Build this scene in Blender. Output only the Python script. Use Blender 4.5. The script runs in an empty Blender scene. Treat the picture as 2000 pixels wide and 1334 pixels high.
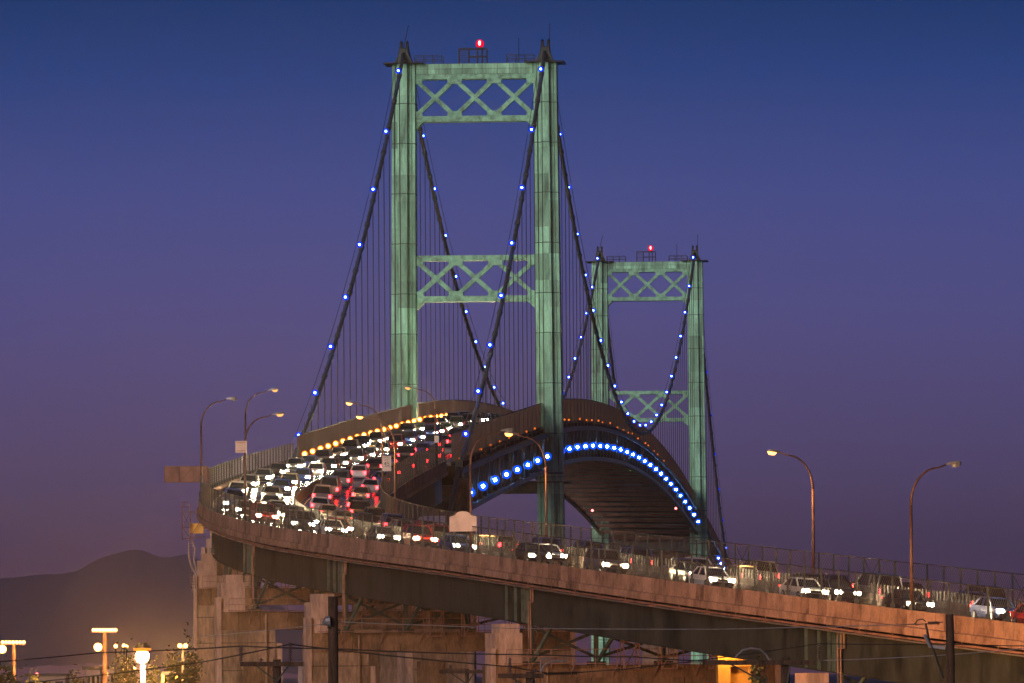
import bpy, math, random
from mathutils import Vector, Matrix
R = math.radians
random.seed(7)
scene = bpy.context.scene
col = scene.collection

# ------------------------------------------------------------------ camera
HC = 25.0                       # the viewpoint stands on the hill, 25 m above the water
F = 14325.0                     # focal length in pixels of a 2000 px wide frame (about 258 mm)
PITCH = math.atan((1313.0 - 667.0) / F)
ROLL = R(0.4)
cam_d = bpy.data.cameras.new('camera')
cam = bpy.data.objects.new('camera', cam_d)
col.objects.link(cam)
scene.camera = cam
cam_d.sensor_width = 36.0
cam_d.lens = F * 36.0 / 2000.0
cam_d.clip_start = 1.0
cam_d.clip_end = 200000.0
CAM_M = Matrix.Translation((0, 0, HC)) @ Matrix.Rotation(R(90) + PITCH, 4, 'X') @ Matrix.Rotation(-ROLL, 4, 'Z')
cam.matrix_world = CAM_M

# ------------------------------------------------------------------ dusk sky and the western afterglow
SUN_EL, SUN_AZ = R(11.0), R(205.0)     # azimuth clockwise from +Y: behind the viewpoint
world = bpy.data.worlds.new('World')
scene.world = world
world.use_nodes = True
nt = world.node_tree
nt.nodes.clear()
w_out = nt.nodes.new('ShaderNodeOutputWorld')
w_bg = nt.nodes.new('ShaderNodeBackground')
w_sky = nt.nodes.new('ShaderNodeTexSky')
w_sky.sky_type = 'NISHITA'
w_sky.sun_disc = False
w_sky.sun_elevation = R(-4.0)
w_sky.sun_rotation = SUN_AZ
w_tc = nt.nodes.new('ShaderNodeTexCoord')
w_sep = nt.nodes.new('ShaderNodeSeparateXYZ')
w_map = nt.nodes.new('ShaderNodeMapRange')
w_map.inputs['From Min'].default_value = 0.0
w_map.inputs['From Max'].default_value = 0.20
w_ramp = nt.nodes.new('ShaderNodeValToRGB')
el = w_ramp.color_ramp.elements
SKY = [(0.0, (.265, .105, .140)), (0.05, (.208, .104, .186)), (0.14, (.150, .106, .262)), (0.25, (.108, .105, .330)),
       (0.33, (.070, .094, .330)), (0.41, (.023, .064, .255)), (0.48, (.003, .036, .150)), (0.75, (.003, .022, .095)), (1.0, (.003, .016, .065))]
el[0].position, el[0].color = SKY[0][0], (*SKY[0][1], 1)
el[1].position, el[1].color = SKY[-1][0], (*SKY[-1][1], 1)
for p_, c_ in SKY[1:-1]:
    e_ = el.new(p_)
    e_.color = (*c_, 1)
w_scl = nt.nodes.new('ShaderNodeVectorMath')
w_scl.operation = 'SCALE'
w_scl.inputs['Scale'].default_value = 0.05
w_add = nt.nodes.new('ShaderNodeVectorMath')
w_add.operation = 'ADD'
nt.links.new(w_tc.outputs['Generated'], w_sep.inputs[0])
nt.links.new(w_sep.outputs['Z'], w_map.inputs['Value'])
nt.links.new(w_map.outputs[0], w_ramp.inputs[0])
nt.links.new(w_sky.outputs[0], w_scl.inputs[0])
nt.links.new(w_scl.outputs[0], w_add.inputs[0])
nt.links.new(w_ramp.outputs[0], w_add.inputs[1])
nt.links.new(w_add.outputs[0], w_bg.inputs[0])
w_bg.inputs[1].default_value = 1.0
nt.links.new(w_bg.outputs[0], w_out.inputs[0])

sun_d = bpy.data.lights.new('sun', 'SUN')
sun_d.energy = 1.85
sun_d.angle = R(24)
sun_d.color = (1.0, .79, .69)
sun = bpy.data.objects.new('sun', sun_d)
col.objects.link(sun)
sdir = Vector((math.sin(SUN_AZ) * math.cos(SUN_EL), math.cos(SUN_AZ) * math.cos(SUN_EL), math.sin(SUN_EL)))
sun.rotation_euler = sdir.to_track_quat('Z', 'Y').to_euler()

vs = scene.view_settings
vs.view_transform = 'Standard'
vs.look = 'None'
vs.exposure = 0.0
vs.gamma = 1.0
vs.use_curve_mapping = False
scene.cycles.max_bounces = 5
scene.cycles.diffuse_bounces = 2
scene.cycles.glossy_bounces = 2
scene.cycles.transmission_bounces = 2
scene.cycles.transparent_max_bounces = 8
scene.cycles.volume_bounces = 0
scene.cycles.sample_clamp_indirect = 3.0
scene.cycles.sample_clamp_direct = 0.0
scene.cycles.use_light_tree = True
scene.cycles.use_denoising = True


# ------------------------------------------------------------------ helpers
def at(px, py, Y):
    """point seen at pixel (px, py) of the 2000x1334 photograph, at distance Y along +Y"""
    d = CAM_M.to_3x3() @ Vector((px - 1000.0, 667.0 - py, -F))
    return Vector((0, 0, HC)) + d * (Y / d.y)


WO = {}                                                   # world offset of every object


class MB:
    def __init__(self):
        self.v, self.f, self.mi = [], [], []
        self.cur = 0

    def face(self, *idx):
        self.f.append(idx)
        self.mi.append(self.cur)

    def box(self, x0, x1, y0, y1, z0, z1, M=None):
        n = len(self.v)
        for z in (z0, z1):
            for (x, y) in ((x0, y0), (x1, y0), (x1, y1), (x0, y1)):
                p = Vector((x, y, z))
                self.v.append(M @ p if M else p)
        for q in ((3, 2, 1, 0), (4, 5, 6, 7), (0, 1, 5, 4), (1, 2, 6, 5), (2, 3, 7, 6), (3, 0, 4, 7)):
            self.face(*[n + i for i in q])
        return self

    def beam(self, p, q, w, h, up=(0, 0, 1)):
        p, q = Vector(p), Vector(q)
        d = (q - p).normalized()
        u = Vector(up)
        s = d.cross(u)
        if s.length < 1e-4:
            s = d.cross(Vector((1, 0, 0)))
        s.normalize()
        u = s.cross(d)
        s, u = s * (w / 2), u * (h / 2)
        n = len(self.v)
        for c in (p, q):
            self.v += [c - s - u, c + s - u, c + s + u, c - s + u]
        for k in ((3, 2, 1, 0), (4, 5, 6, 7), (0, 1, 5, 4), (1, 2, 6, 5), (2, 3, 7, 6), (3, 0, 4, 7)):
            self.face(*[n + i for i in k])
        return self

    def tube(self, pts, r, n=8, cap=True):
        pts = [Vector(p) for p in pts]
        m = len(pts)
        rs = r if isinstance(r, (list, tuple)) else [r] * m
        prev = None
        base = len(self.v)
        for i, p in enumerate(pts):
            d = (pts[min(i + 1, m - 1)] - pts[max(i - 1, 0)]).normalized()
            if prev is None:
                ref = Vector((0, 0, 1)) if abs(d.z) < .9 else Vector((1, 0, 0))
            else:
                ref = prev
            s = d.cross(ref)
            if s.length < 1e-5:
                s = d.cross(Vector((0, 1, 0)))
            s.normalize()
            u = s.cross(d)
            prev = u
            for k in range(n):
                a = 2 * math.pi * k / n
                self.v.append(p + (s * math.cos(a) + u * math.sin(a)) * rs[i])
        for i in range(m - 1):
            for k in range(n):
                a, b = base + i * n + k, base + i * n + (k + 1) % n
                self.face(a, b, b + n, a + n)
        if cap:
            self.face(*[base + k for k in range(n)][::-1])
            self.face(*[base + (m - 1) * n + k for k in range(n)])
        return self

    def ball(self, c, r, seg=8, rings=5, sz=1.0):
        c = Vector(c)
        base = len(self.v)
        self.v.append(c + Vector((0, 0, -r * sz)))
        for i in range(1, rings):
            a = -math.pi / 2 + math.pi * i / rings
            for k in range(seg):
                b = 2 * math.pi * k / seg
                self.v.append(c + Vector((r * math.cos(a) * math.cos(b), r * math.cos(a) * math.sin(b), r * math.sin(a) * sz)))
        self.v.append(c + Vector((0, 0, r * sz)))
        top = len(self.v) - 1
        for k in range(seg):
            self.face(base, base + 1 + (k + 1) % seg, base + 1 + k)
            self.face(top, top - seg + k, top - seg + (k + 1) % seg)
        for i in range(rings - 2):
            for k in range(seg):
                a = base + 1 + i * seg + k
                b = base + 1 + i * seg + (k + 1) % seg
                self.face(a, b, b + seg, a + seg)
        return self

    def prism(self, poly, a, b, axis):
        """extrude a 2-D polygon: axis 0 -> poly is (y, z), 1 -> (x, z), 2 -> (x, y)"""
        n = len(self.v)
        m = len(poly)
        for t in (a, b):
            for (u, w) in poly:
                self.v.append(Vector({0: (t, u, w), 1: (u, t, w), 2: (u, w, t)}[axis]))
        self.face(*[n + i for i in range(m)][::-1])
        self.face(*[n + m + i for i in range(m)])
        for i in range(m):
            j = (i + 1) % m
            self.face(n + i, n + j, n + m + j, n + m + i)
        return self

    def loft(self, rings, cap=True):
        """rings of equal length, closed loops"""
        base = len(self.v)
        m = len(rings[0])
        for r in rings:
            self.v += [Vector(p) for p in r]
        for i in range(len(rings) - 1):
            for k in range(m):
                a, b = base + i * m + k, base + i * m + (k + 1) % m
                self.face(a, b, b + m, a + m)
        if cap:
            self.face(*[base + k for k in range(m)][::-1])
            self.face(*[base + (len(rings) - 1) * m + k for k in range(m)])
        return self

    def map(self, fn):
        self.v = [Vector(fn(p)) for p in self.v]
        return self

    def mesh(self, name, mats, off=Vector((0, 0, 0)), smooth=False):
        me = bpy.data.meshes.new(name)
        me.from_pydata([tuple(p - off) for p in self.v], [], self.f)
        mats = mats if isinstance(mats, (list, tuple)) else [mats]
        for m in mats:
            me.materials.append(m)
        if len(mats) > 1:
            me.polygons.foreach_set('material_index', self.mi)
        if smooth:
            me.polygons.foreach_set('use_smooth', [True] * len(me.polygons))
        me.update()
        return me

    def build(self, name, mats, parent=None, smooth=False, local=False):
        """world-space vertices -> one object (a part when parent is given)"""
        if parent is not None:
            off = Vector((0, 0, 0)) if local else WO[parent]
        elif local:
            off = Vector((0, 0, 0))
        else:
            zs = min(p.z for p in self.v)
            xs = sum(p.x for p in self.v) / len(self.v)
            ys = sum(p.y for p in self.v) / len(self.v)
            off = Vector((xs, ys, zs))
        o = bpy.data.objects.new(name, self.mesh(name, mats, off, smooth))
        col.objects.link(o)
        if parent is not None:
            o.parent = parent
            WO[o] = WO[parent]
        else:
            o.location = off
            WO[o] = off.copy()
        return o


def tag(o, label=None, cat=None, group=None, kind=None):
    if label:
        o['label'] = label
    if cat:
        o['category'] = cat
    if group:
        o['group'] = group
    if kind:
        o['kind'] = kind
    return o


def empty(name, loc, label, cat, group=None, rz=0.0):
    o = bpy.data.objects.new(name, None)
    o.empty_display_size = .5
    col.objects.link(o)
    o.location = loc
    o.rotation_euler = (0, 0, rz)
    WO[o] = Vector(loc)
    return tag(o, label, cat, group)


def piece(name, me, parent, loc=(0, 0, 0), rot=None):
    """an object on shared mesh data, in its parent's space"""
    o = bpy.data.objects.new(name, me)
    col.objects.link(o)
    o.parent = parent
    o.location = loc
    if rot is not None:
        o.rotation_euler = rot
    return o


ORD = ['first', 'second', 'third', 'fourth', 'fifth', 'sixth', 'seventh', 'eighth', 'ninth', 'tenth', 'eleventh', 'twelfth', 'thirteenth',
       'fourteenth', 'fifteenth', 'sixteenth', 'seventeenth', 'eighteenth', 'nineteenth', 'twentieth']


def ordw(i):
    if i < 20:
        return ORD[i]
    tens = {2: 'twenty', 3: 'thirty', 4: 'forty', 5: 'fifty', 6: 'sixty'}
    t, u = divmod(i + 1, 10)
    if u == 0:
        return {3: 'thirtieth', 4: 'fortieth', 5: 'fiftieth', 6: 'sixtieth'}[t]
    return tens[t] + '-' + ORD[u - 1]


# ------------------------------------------------------------------ materials
MATS = {}


def mat(name, base, rough=.6, metal=0.0, var=.25, scale=1.0, stretch=(1, 1, 1), tint=None, bump=0.0, spec=.4, block=None, fine=0.0):
    m = bpy.data.materials.new(name)
    m.use_nodes = True
    n, l = m.node_tree.nodes, m.node_tree.links
    b = n['Principled BSDF']
    b.inputs['Roughness'].default_value = rough
    b.inputs['Metallic'].default_value = metal
    b.inputs['Specular IOR Level'].default_value = spec
    g = n.new('ShaderNodeNewGeometry')
    mp = n.new('ShaderNodeMapping')
    mp.inputs['Scale'].default_value = stretch
    l.new(g.outputs['Position'], mp.inputs[0])
    tx = n.new('ShaderNodeTexNoise')
    tx.inputs['Scale'].default_value = scale
    tx.inputs['Detail'].default_value = 6.0
    tx.inputs['Roughness'].default_value = .62
    l.new(mp.outputs[0], tx.inputs['Vector'])
    rp = n.new('ShaderNodeValToRGB')
    t2 = tint or tuple(c * (1 - var * 1.6) for c in base)
    hi = tuple(min(1, c * (1 + var)) for c in base)
    rp.color_ramp.elements[0].position = .30
    rp.color_ramp.elements[0].color = (*t2, 1)
    rp.color_ramp.elements[1].position = .72
    rp.color_ramp.elements[1].color = (*hi, 1)
    e = rp.color_ramp.elements.new(.5)
    e.color = (*base, 1)
    l.new(tx.outputs['Fac'], rp.inputs[0])
    out = rp.outputs[0]
    if block:                                            # plates of slightly different age
        sx = n.new('ShaderNodeVectorMath')
        sx.operation = 'DIVIDE'
        sx.inputs[1].default_value = block
        l.new(g.outputs['Position'], sx.inputs[0])
        fl = n.new('ShaderNodeVectorMath')
        fl.operation = 'FLOOR'
        l.new(sx.outputs[0], fl.inputs[0])
        wn = n.new('ShaderNodeTexWhiteNoise')
        l.new(fl.outputs[0], wn.inputs['Vector'])
        mr = n.new('ShaderNodeMapRange')
        mr.inputs['To Min'].default_value = .62
        mr.inputs['To Max'].default_value = 1.28
        l.new(wn.outputs['Value'], mr.inputs['Value'])
        mx = n.new('ShaderNodeVectorMath')
        mx.operation = 'SCALE'
        l.new(out, mx.inputs[0])
        l.new(mr.outputs[0], mx.inputs['Scale'])
        out = mx.outputs[0]
    if fine:
        t3 = n.new('ShaderNodeTexNoise')
        t3.inputs['Scale'].default_value = scale * 9
        t3.inputs['Detail'].default_value = 3
        l.new(mp.outputs[0], t3.inputs['Vector'])
        m3 = n.new('ShaderNodeMapRange')
        m3.inputs['From Min'].default_value = .35
        m3.inputs['From Max'].default_value = .65
        m3.inputs['To Min'].default_value = 1 - fine
        m3.inputs['To Max'].default_value = 1 + fine * .5
        l.new(t3.outputs['Fac'], m3.inputs['Value'])
        x3 = n.new('ShaderNodeVectorMath')
        x3.operation = 'SCALE'
        l.new(out, x3.inputs[0])
        l.new(m3.outputs[0], x3.inputs['Scale'])
        out = x3.outputs[0]
    l.new(out, b.inputs['Base Color'])
    if bump:
        bp = n.new('ShaderNodeBump')
        bp.inputs['Strength'].default_value = bump
        l.new(tx.outputs['Fac'], bp.inputs['Height'])
        l.new(bp.outputs[0], b.inputs['Normal'])
    MATS[name] = m
    return m


def glow(name, color, strength, base=(0, 0, 0)):
    m = bpy.data.materials.new(name)
    m.use_nodes = True
    b = m.node_tree.nodes['Principled BSDF']
    b.inputs['Base Color'].default_value = (*base, 1)
    b.inputs['Emission Color'].default_value = (*color, 1)
    b.inputs['Specular IOR Level'].default_value = 0.0
    b.inputs['Emission Strength'].default_value = strength
    MATS[name] = m
    return m


GREEN = mat('tower_paint', (.25, .58, .42), .6, var=.45, scale=.55, stretch=(1.6, 1.6, .28), block=(2.4, 9, 3.4), fine=.14)
GRIME = mat('concrete_joint_grime', (.05, .034, .026), .95, var=.4, scale=1.5, spec=.05)
SEAM = mat('seam_grime', (.05, .11, .08), .8, var=.3, scale=2)
GREEN2 = mat('brace_paint', (.215, .53, .38), .55, var=.42, scale=1.1, fine=.16)
STEEL = mat('truss_paint', (.055, .085, .075), .6, var=.35, scale=.9)
DARK = mat('dark_steel', (.02, .024, .024), .6, var=.3, scale=2.0)
GIRDER = mat('girder_paint', (.026, .030, .029), .7, var=.5, scale=.45, stretch=(1, 1, .5), fine=.14, spec=.15)
GIRDER2 = mat('stiffener_paint', (.05, .075, .068), .5, var=.35, scale=1.5)
FLOORB = mat('floor_beam_paint', (.022, .014, .013), .85, var=.35, scale=1.0, spec=.1)
STRUT = mat('lateral_strut_lit', (.125, .066, .05), .7, var=.55, scale=.35)  # brightened brown paints orange-lit ribs against the darkened floor beams
CABLE = mat('cable_wrap', (.075, .10, .10), .55, var=.3, scale=1.5)
ROPE = mat('hanger_rope', (.045, .042, .05), .6, var=.2, scale=2)
RUST = mat('weathered_fence', (.072, .042, .040), .8, var=.35, scale=1.2, stretch=(1, 1, .3))
WIRE = mat('fence_wire', (.12, .095, .085), .55, metal=.3, var=.2, scale=3)
CONC = mat('parapet_concrete', (.24, .142, .11), .9, var=.3, scale=.7, stretch=(1, 1, .8), bump=.1, fine=.16, spec=.2)
CONC2 = mat('parapet_concrete_newer', (.27, .162, .128), .9, var=.3, scale=.7, stretch=(1, 1, .8), bump=.1, fine=.16, spec=.2)
CONC3 = mat('parapet_concrete_grimy', (.19, .11, .085), .9, var=.4, scale=.9, stretch=(1, 1, .8), bump=.1, fine=.2, spec=.2)
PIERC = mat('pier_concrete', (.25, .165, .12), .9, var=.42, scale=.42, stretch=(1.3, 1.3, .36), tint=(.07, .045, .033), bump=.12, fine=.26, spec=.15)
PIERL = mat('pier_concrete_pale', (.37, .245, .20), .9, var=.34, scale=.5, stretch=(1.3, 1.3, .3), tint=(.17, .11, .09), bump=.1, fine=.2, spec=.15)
PIERD = mat('pier_concrete_brown', (.165, .095, .06), .92, var=.45, scale=.5, stretch=(1.3, 1.3, .4), tint=(.05, .03, .022), bump=.12, fine=.25, spec=.1)  # cap and recess colour darkened for the missing shade below the girder
ASPH = mat('asphalt', (.055, .050, .046), .24, var=.3, scale=.5, fine=.2, spec=.5)
PAINTW = mat('lane_paint', (.62, .58, .5), .6, var=.25, scale=1.5)
PAINTY = mat('yellow_lane_paint', (.6, .38, .05), .6, var=.25, scale=1.5)
MEDIAN = mat('median_concrete', (.12, .098, .088), .9, var=.3, scale=.8, spec=.15)
BLADE = mat('glare_blade_plastic', (.03, .026, .025), .6, var=.3, scale=3)
POLE = mat('lamp_pole_paint', (.11, .056, .042), .5, metal=.3, var=.35, scale=1.6)
HEADM = mat('lamp_head_metal', (.20, .19, .18), .4, metal=.4, var=.15, scale=3)
SIGNB = mat('sign_back_aluminium', (.52, .40, .35), .55, metal=.2, var=.15, scale=1.5)
SIGNBR = mat('rusty_panel', (.20, .10, .08), .7, var=.35, scale=1.2, stretch=(1, 1, .5))
SIGNW = mat('sign_face_white', (.62, .52, .46), .5, var=.1, scale=3)
BLACK = mat('black_paint', (.012, .012, .012), .5, var=.1, scale=3)
WOOD = mat('pole_timber', (.065, .036, .022), .9, var=.5, scale=1.6, stretch=(5, 5, .5), bump=.4, fine=.35)
INSUL = mat('porcelain', (.12, .075, .07), .3, var=.2, scale=5)
GREYM = mat('galvanised_steel', (.24, .23, .25), .45, metal=.5, var=.2, scale=3)
GROUND = mat('ground_dirt', (.07, .055, .045), .95, var=.4, scale=.06, spec=0)
HILL = mat('hill_scrub', (.07, .065, .055), .95, var=.35, scale=.0012, spec=0)
WATER = mat('harbour_water', (.012, .018, .026), .12, var=.2, scale=.05)
LEAF = mat('leaf', (.055, .065, .028), .7, var=.5, scale=1.6)
BARK = mat('bark', (.07, .05, .035), .9, var=.4, scale=3)
YELLOWW = mat('sodium_lit_yellow', (.72, .40, .09), .8, var=.12, scale=.9)  # sodium light put into the yellow colour
GREYW = mat('grey_stucco', (.24, .19, .20), .85, var=.18, scale=.5)
GREENW = mat('green_cladding', (.12, .36, .26), .6, var=.2, scale=.8)
BLUE_BULB = glow('blue_bulb', (.12, .28, 1.0), 40)
BLUE_HALO = glow('blue_halo', (.006, .035, 1.0), 1.2)  # halo round the cable lamp, made as a glowing disc
TBLUE_BULB = glow('blue_flood_bulb', (.12, .36, 1.0), 420)
TBLUE_HALO = glow('blue_flood_halo', (.0, .09, 1.0), 1.2)  # halo of the flood lamp, built as a blue glowing disc
AMB_BULB = glow('amber_bulb', (1.0, .38, .05), 22)
AMB_GLOW = glow('amber_glow', (1.0, .20, .008), 1.4)  # amber halo disc; also the whole glow of the small lamps
SOD_BULB = glow('sodium_bulb', (1.0, .42, .08), 7)
SOD_DIM = glow('sodium_bulb_warming', (1.0, .45, .12), 1.6)
RED_BULB = glow('red_beacon_glass', (1.0, .10, .10), 14)
RED_HALO = glow('red_beacon_halo', (1.0, .0, .03), 1.2)  # red halo of the beacon, put into a glowing ball
GREEN_BULB = glow('green_marker_glass', (.15, 1.0, .2), 4)
HEADL = glow('headlight_lens', (1.0, .78, .44), 900, (.6, .6, .6))
TAILL = glow('taillight_lens', (1.0, .012, .015), 40, (.2, .01, .01))
YARD_BULB = glow('yard_lamp_glass', (1.0, .48, .12), 9)
YARD_HALO = glow('yard_lamp_halo', (1.0, .24, .02), 1.2)  # orange halo of the yard lamp, added as a glowing dish
YARD_SUN = glow('bright_yard_lamp_glass', (1.0, .42, .09), 62000)
WALL_BULB = glow('wall_lamp_glass', (1.0, .5, .12), 420)
LINTEL_GLOW = glow('lintel_glow', (1.0, .55, .2), 1.2)  # glow given to the gate lintel to show it lit


# ------------------------------------------------------------------ the line of the road
PHI0 = 3.8
KN = [(-460, -20), (-370, -19), (-300, -17.6), (-235, -15.5), (-190, -12.5), (-160, -9), (-130, -4.0), (-105, 0), (-80, 2.3), (-50, 3.6), (-20, 3.8), (2000, 3.8)]
DZ = [(-460, -1.5), (-360, -1.35), (-300, -1.4), (-250, -1.35), (-180, -1.75), (-130, -1.65), (-80, -1.0), (-40, -.6), (0, -.3), (60, 0), (2000, 0)]
SUP = [(-460, .05), (-300, .068), (-240, .082), (-150, .09), (-110, .09), (-70, .05), (-30, .02), (0, 0), (2000, 0)]


def lerp(tab, s):
    if s <= tab[0][0]:
        return tab[0][1]
    for (a, u), (b, v) in zip(tab, tab[1:]):
        if a <= s <= b:
            return u + (v - u) * (s - a) / (b - a)
    return tab[-1][1]


def smooth_lerp(tab, s, w=8.0):
    return sum(lerp(tab, s + w * k) for k in (-1, -.5, 0, .5, 1)) / 5.0


BENT = (-14.7, 780.3)
TRK = {0: BENT}
_x, _y = BENT
for _i in range(0, -470, -1):
    _p = R(smooth_lerp(KN, _i - .5))
    _x -= math.sin(_p)
    _y -= math.cos(_p)
    TRK[_i - 1] = (_x, _y)


def cen(s):
    if s >= 0:
        return BENT[0] + s * math.sin(R(PHI0)), BENT[1] + s * math.cos(R(PHI0))
    a = math.floor(s)
    f = s - a
    A, B = TRK[a], TRK[a + 1]
    return A[0] + (B[0] - A[0]) * f, A[1] + (B[1] - A[1]) * f


def voff(s):                                              # the carriageway lies this much above the viaduct datum
    return .3 * min(1.0, max(0.0, -s / 30.0))


def zroad(s):
    if s < 0:
        e = 22.3 + .0545 * s
    elif s < 154:
        e = 22.3 + .0558 * s
    elif s < 611:
        e = 36.9 - 6 * ((s - 382.5) / 228.5) ** 2
    else:
        e = 30.9 - .0556 * (s - 611)
    return HC + e + smooth_lerp(DZ, s) + voff(s)


def heading(s):
    return R(smooth_lerp(KN, s) if s < 0 else PHI0)


def P(s, l, h=0.0):
    x, y = cen(s)
    p = heading(s)
    return Vector((x + l * math.cos(p), y - l * math.sin(p), zroad(s) + h - l * smooth_lerp(SUP, s)))


def Pv(s, l, h=0.0):                                     # the same line, at the viaduct datum
    return P(s, l, h - voff(s))


def PV(p):
    return Pv(p.y, p.x, p.z)


def PM(p):                                               # map (lateral, along, height) to the world
    return P(p.y, p.x, p.z)


def sfr(s, l=0.0):
    """upright local frame at the road: x to the outer side, y along, z up"""
    x, y = cen(s)
    p = heading(s)
    return Matrix.Translation((x + l * math.cos(p), y - l * math.sin(p), 0)) @ Matrix.Rotation(-p, 4, 'Z')


S_NEAR, S_T1, S_T2, S_END, S_FAR = -396.0, 154.0, 611.0, 765.0, 960.0
HW = 8.35                                                # half width of the roadway to the outer parapet
HWR = 7.75                                               # and to the inner parapet of the approach


def strip(s0, s1, l0, l1, h0, h1, step=4.0, P=P):
    """a long bar in road coordinates, cut finely enough to follow the curve"""
    m = MB()
    n = max(1, int(math.ceil((s1 - s0) / step)))
    rings = []
    for i in range(n + 1):
        s = s0 + (s1 - s0) * i / n
        rings.append([P(s, l0, h0), P(s, l1, h0), P(s, l1, h1), P(s, l0, h1)])
    return m.loft(rings)


def vstrip(*a):
    return strip(*a, P=Pv)


def sheet(s0, s1, l0, l1, h, step=4.0, m=None):
    m = m or MB()
    n = max(1, int(math.ceil((s1 - s0) / step)))
    b = len(m.v)
    for i in range(n + 1):
        s = s0 + (s1 - s0) * i / n
        m.v += [P(s, l0, h), P(s, l1, h)]
    for i in range(n):
        k = b + 2 * i
        m.face(k, k + 1, k + 3, k + 2)
    return m


# ------------------------------------------------------------------ the setting
def ground_z(y):
    return lerp([(-300, 24), (-20, 23.2), (60, 22), (250, 13.2), (450, 6), (600, 3), (850, 1.6), (905, 1.2), (925, -6), (1402, -6), (1425, 2), (60000, 2), (99000, 2)], y)


g = MB()
ys = [-300, -20, 60, 150, 250, 350, 450, 600, 850, 905, 925, 1100, 1402, 1425, 2000, 4000, 9000, 20000, 39000]
xs = [-12000, -5000, -2000, -600, -200, 0, 200, 600, 2000, 5000, 12000]
for y in ys:
    for x in xs:
        g.v.append(Vector((x, y, ground_z(y))))
for i in range(len(ys) - 1):
    for k in range(len(xs) - 1):
        a = i * len(xs) + k
        g.face(a, a + 1, a + 1 + len(xs), a + len(xs))
tag(g.build('ground', GROUND), kind='structure')
w = MB()
w.v += [Vector(p) for p in ((-11900, 908, .2), (11900, 908, .2), (11900, 1420, .2), (-11900, 1420, .2))]
w.face(0, 1, 2, 3)
tag(w.build('water', WATER), kind='structure')

# the far hills
h = MB()
HD = [(30000 + 900 * i) for i in range(9)]
prof = [(-220, 1131), (-60, 1131), (0, 1129), (40, 1126), (80, 1121), (120, 1120), (150, 1114), (175, 1099), (195, 1089), (215, 1083), (240, 1076), (262, 1072), (275, 1073),
        (290, 1079), (310, 1087), (330, 1088), (350, 1084), (365, 1081), (390, 1092), (430, 1110), (480, 1135), (560, 1190), (700, 1260), (900, 1318)]
NX = 260
rnd = [[random.random() for _ in range(400)] for _ in range(12)]


def fnoise(x, row):
    t = 0
    for o_, a_ in ((.02, 5), (.05, 2.5), (.13, 1.2), (.33, .6)):
        f_ = x * o_ * 3
        i_ = int(math.floor(f_))
        u_ = f_ - i_
        u_ = u_ * u_ * (3 - 2 * u_)
        r_ = rnd[row]
        t += a_ * (r_[i_ % 400] * (1 - u_) + r_[(i_ + 1) % 400] * u_ - .5)
    return t


for j, Y in enumerate(HD):
    for i in range(NX + 1):
        px = -220 + 1120 * i / NX
        base = lerp(prof, px)
        k = 1 - abs(j - 5) / 6.0
        top = at(px, base, HD[5]).z
        zz = max(-6.0, top * (k ** 1.2) + fnoise(px + 40 * j, j) * 2.2 * (1 - .75 * (j == 5)) - 2)
        h.v.append(Vector((at(px, base, HD[5]).x, Y, zz)))
for j in range(len(HD) - 1):
    for i in range(NX):
        a = j * (NX + 1) + i
        h.face(a, a + 1, a + NX + 2, a + NX + 1)
tag(h.build('hills', HILL, smooth=True), kind='structure')

# road surface
road = sheet(S_NEAR, S_FAR, -HW + .1, HWR - .05, .0, 3.0).build('road', ASPH)
tag(road, kind='structure')
for l in (-7.35, 7.2):
    sheet(S_NEAR, S_FAR, l - .07, l + .07, .006, 4.0).build('edge_line', PAINTW, road)
for l in (-.72, .72):
    sheet(S_NEAR, S_FAR, l - .07, l + .07, .006, 4.0).build('median_line', PAINTY, road)
for l in (-4.05, 4.05):
    for i in range(70):
        s = S_NEAR + 14.6 * i
        if s < 330:
            sheet(s, s + 3.6, l - .07, l + .07, .006, 1.8).build('lane_dash', PAINTW, road)

# ------------------------------------------------------------------ approach viaduct
PIERS = [-326.0, -262.0, -208.0, -168.0, -125.0, -80.0]
JOINTS = [S_NEAR] + PIERS + [-2.0]
via = empty('approach_viaduct', Pv(S_NEAR, 0, -4), 'long curved concrete and steel approach viaduct climbing towards the green suspension bridge', 'viaduct')
strip(S_NEAR, -1.0, -HW + .02, HWR - .02, -.6, -.02, 3.0).build('deck_slab', MEDIAN, via)
BAY = 3.05
N_BAY = int((-2.0 - S_NEAR) / BAY)
for side in (-1, 1):
    W_ = HW if side < 0 else HWR
    poly = [(W_ - .02, .70), (W_ + .30, .72), (W_ + .34, -.28), (W_ + .50, -.34), (W_ + .50, -.80), (W_ - .02, -.80)]
    LEN = BAY / 2 if side < 0 else BAY * 2
    for i in range(int(N_BAY * BAY / LEN)):
        s0 = S_NEAR + LEN * i
        m = MB().prism([(side * a, b) for a, b in poly], s0 + .025, s0 + LEN - .025, 1)
        j_ = random.uniform(-.012, .012)
        m.map(lambda p: Pv(p.y, p.x + j_ * side, p.z))
        m.build('parapet_segment', random.choice((CONC, CONC, CONC2, CONC3)), via)
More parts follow.
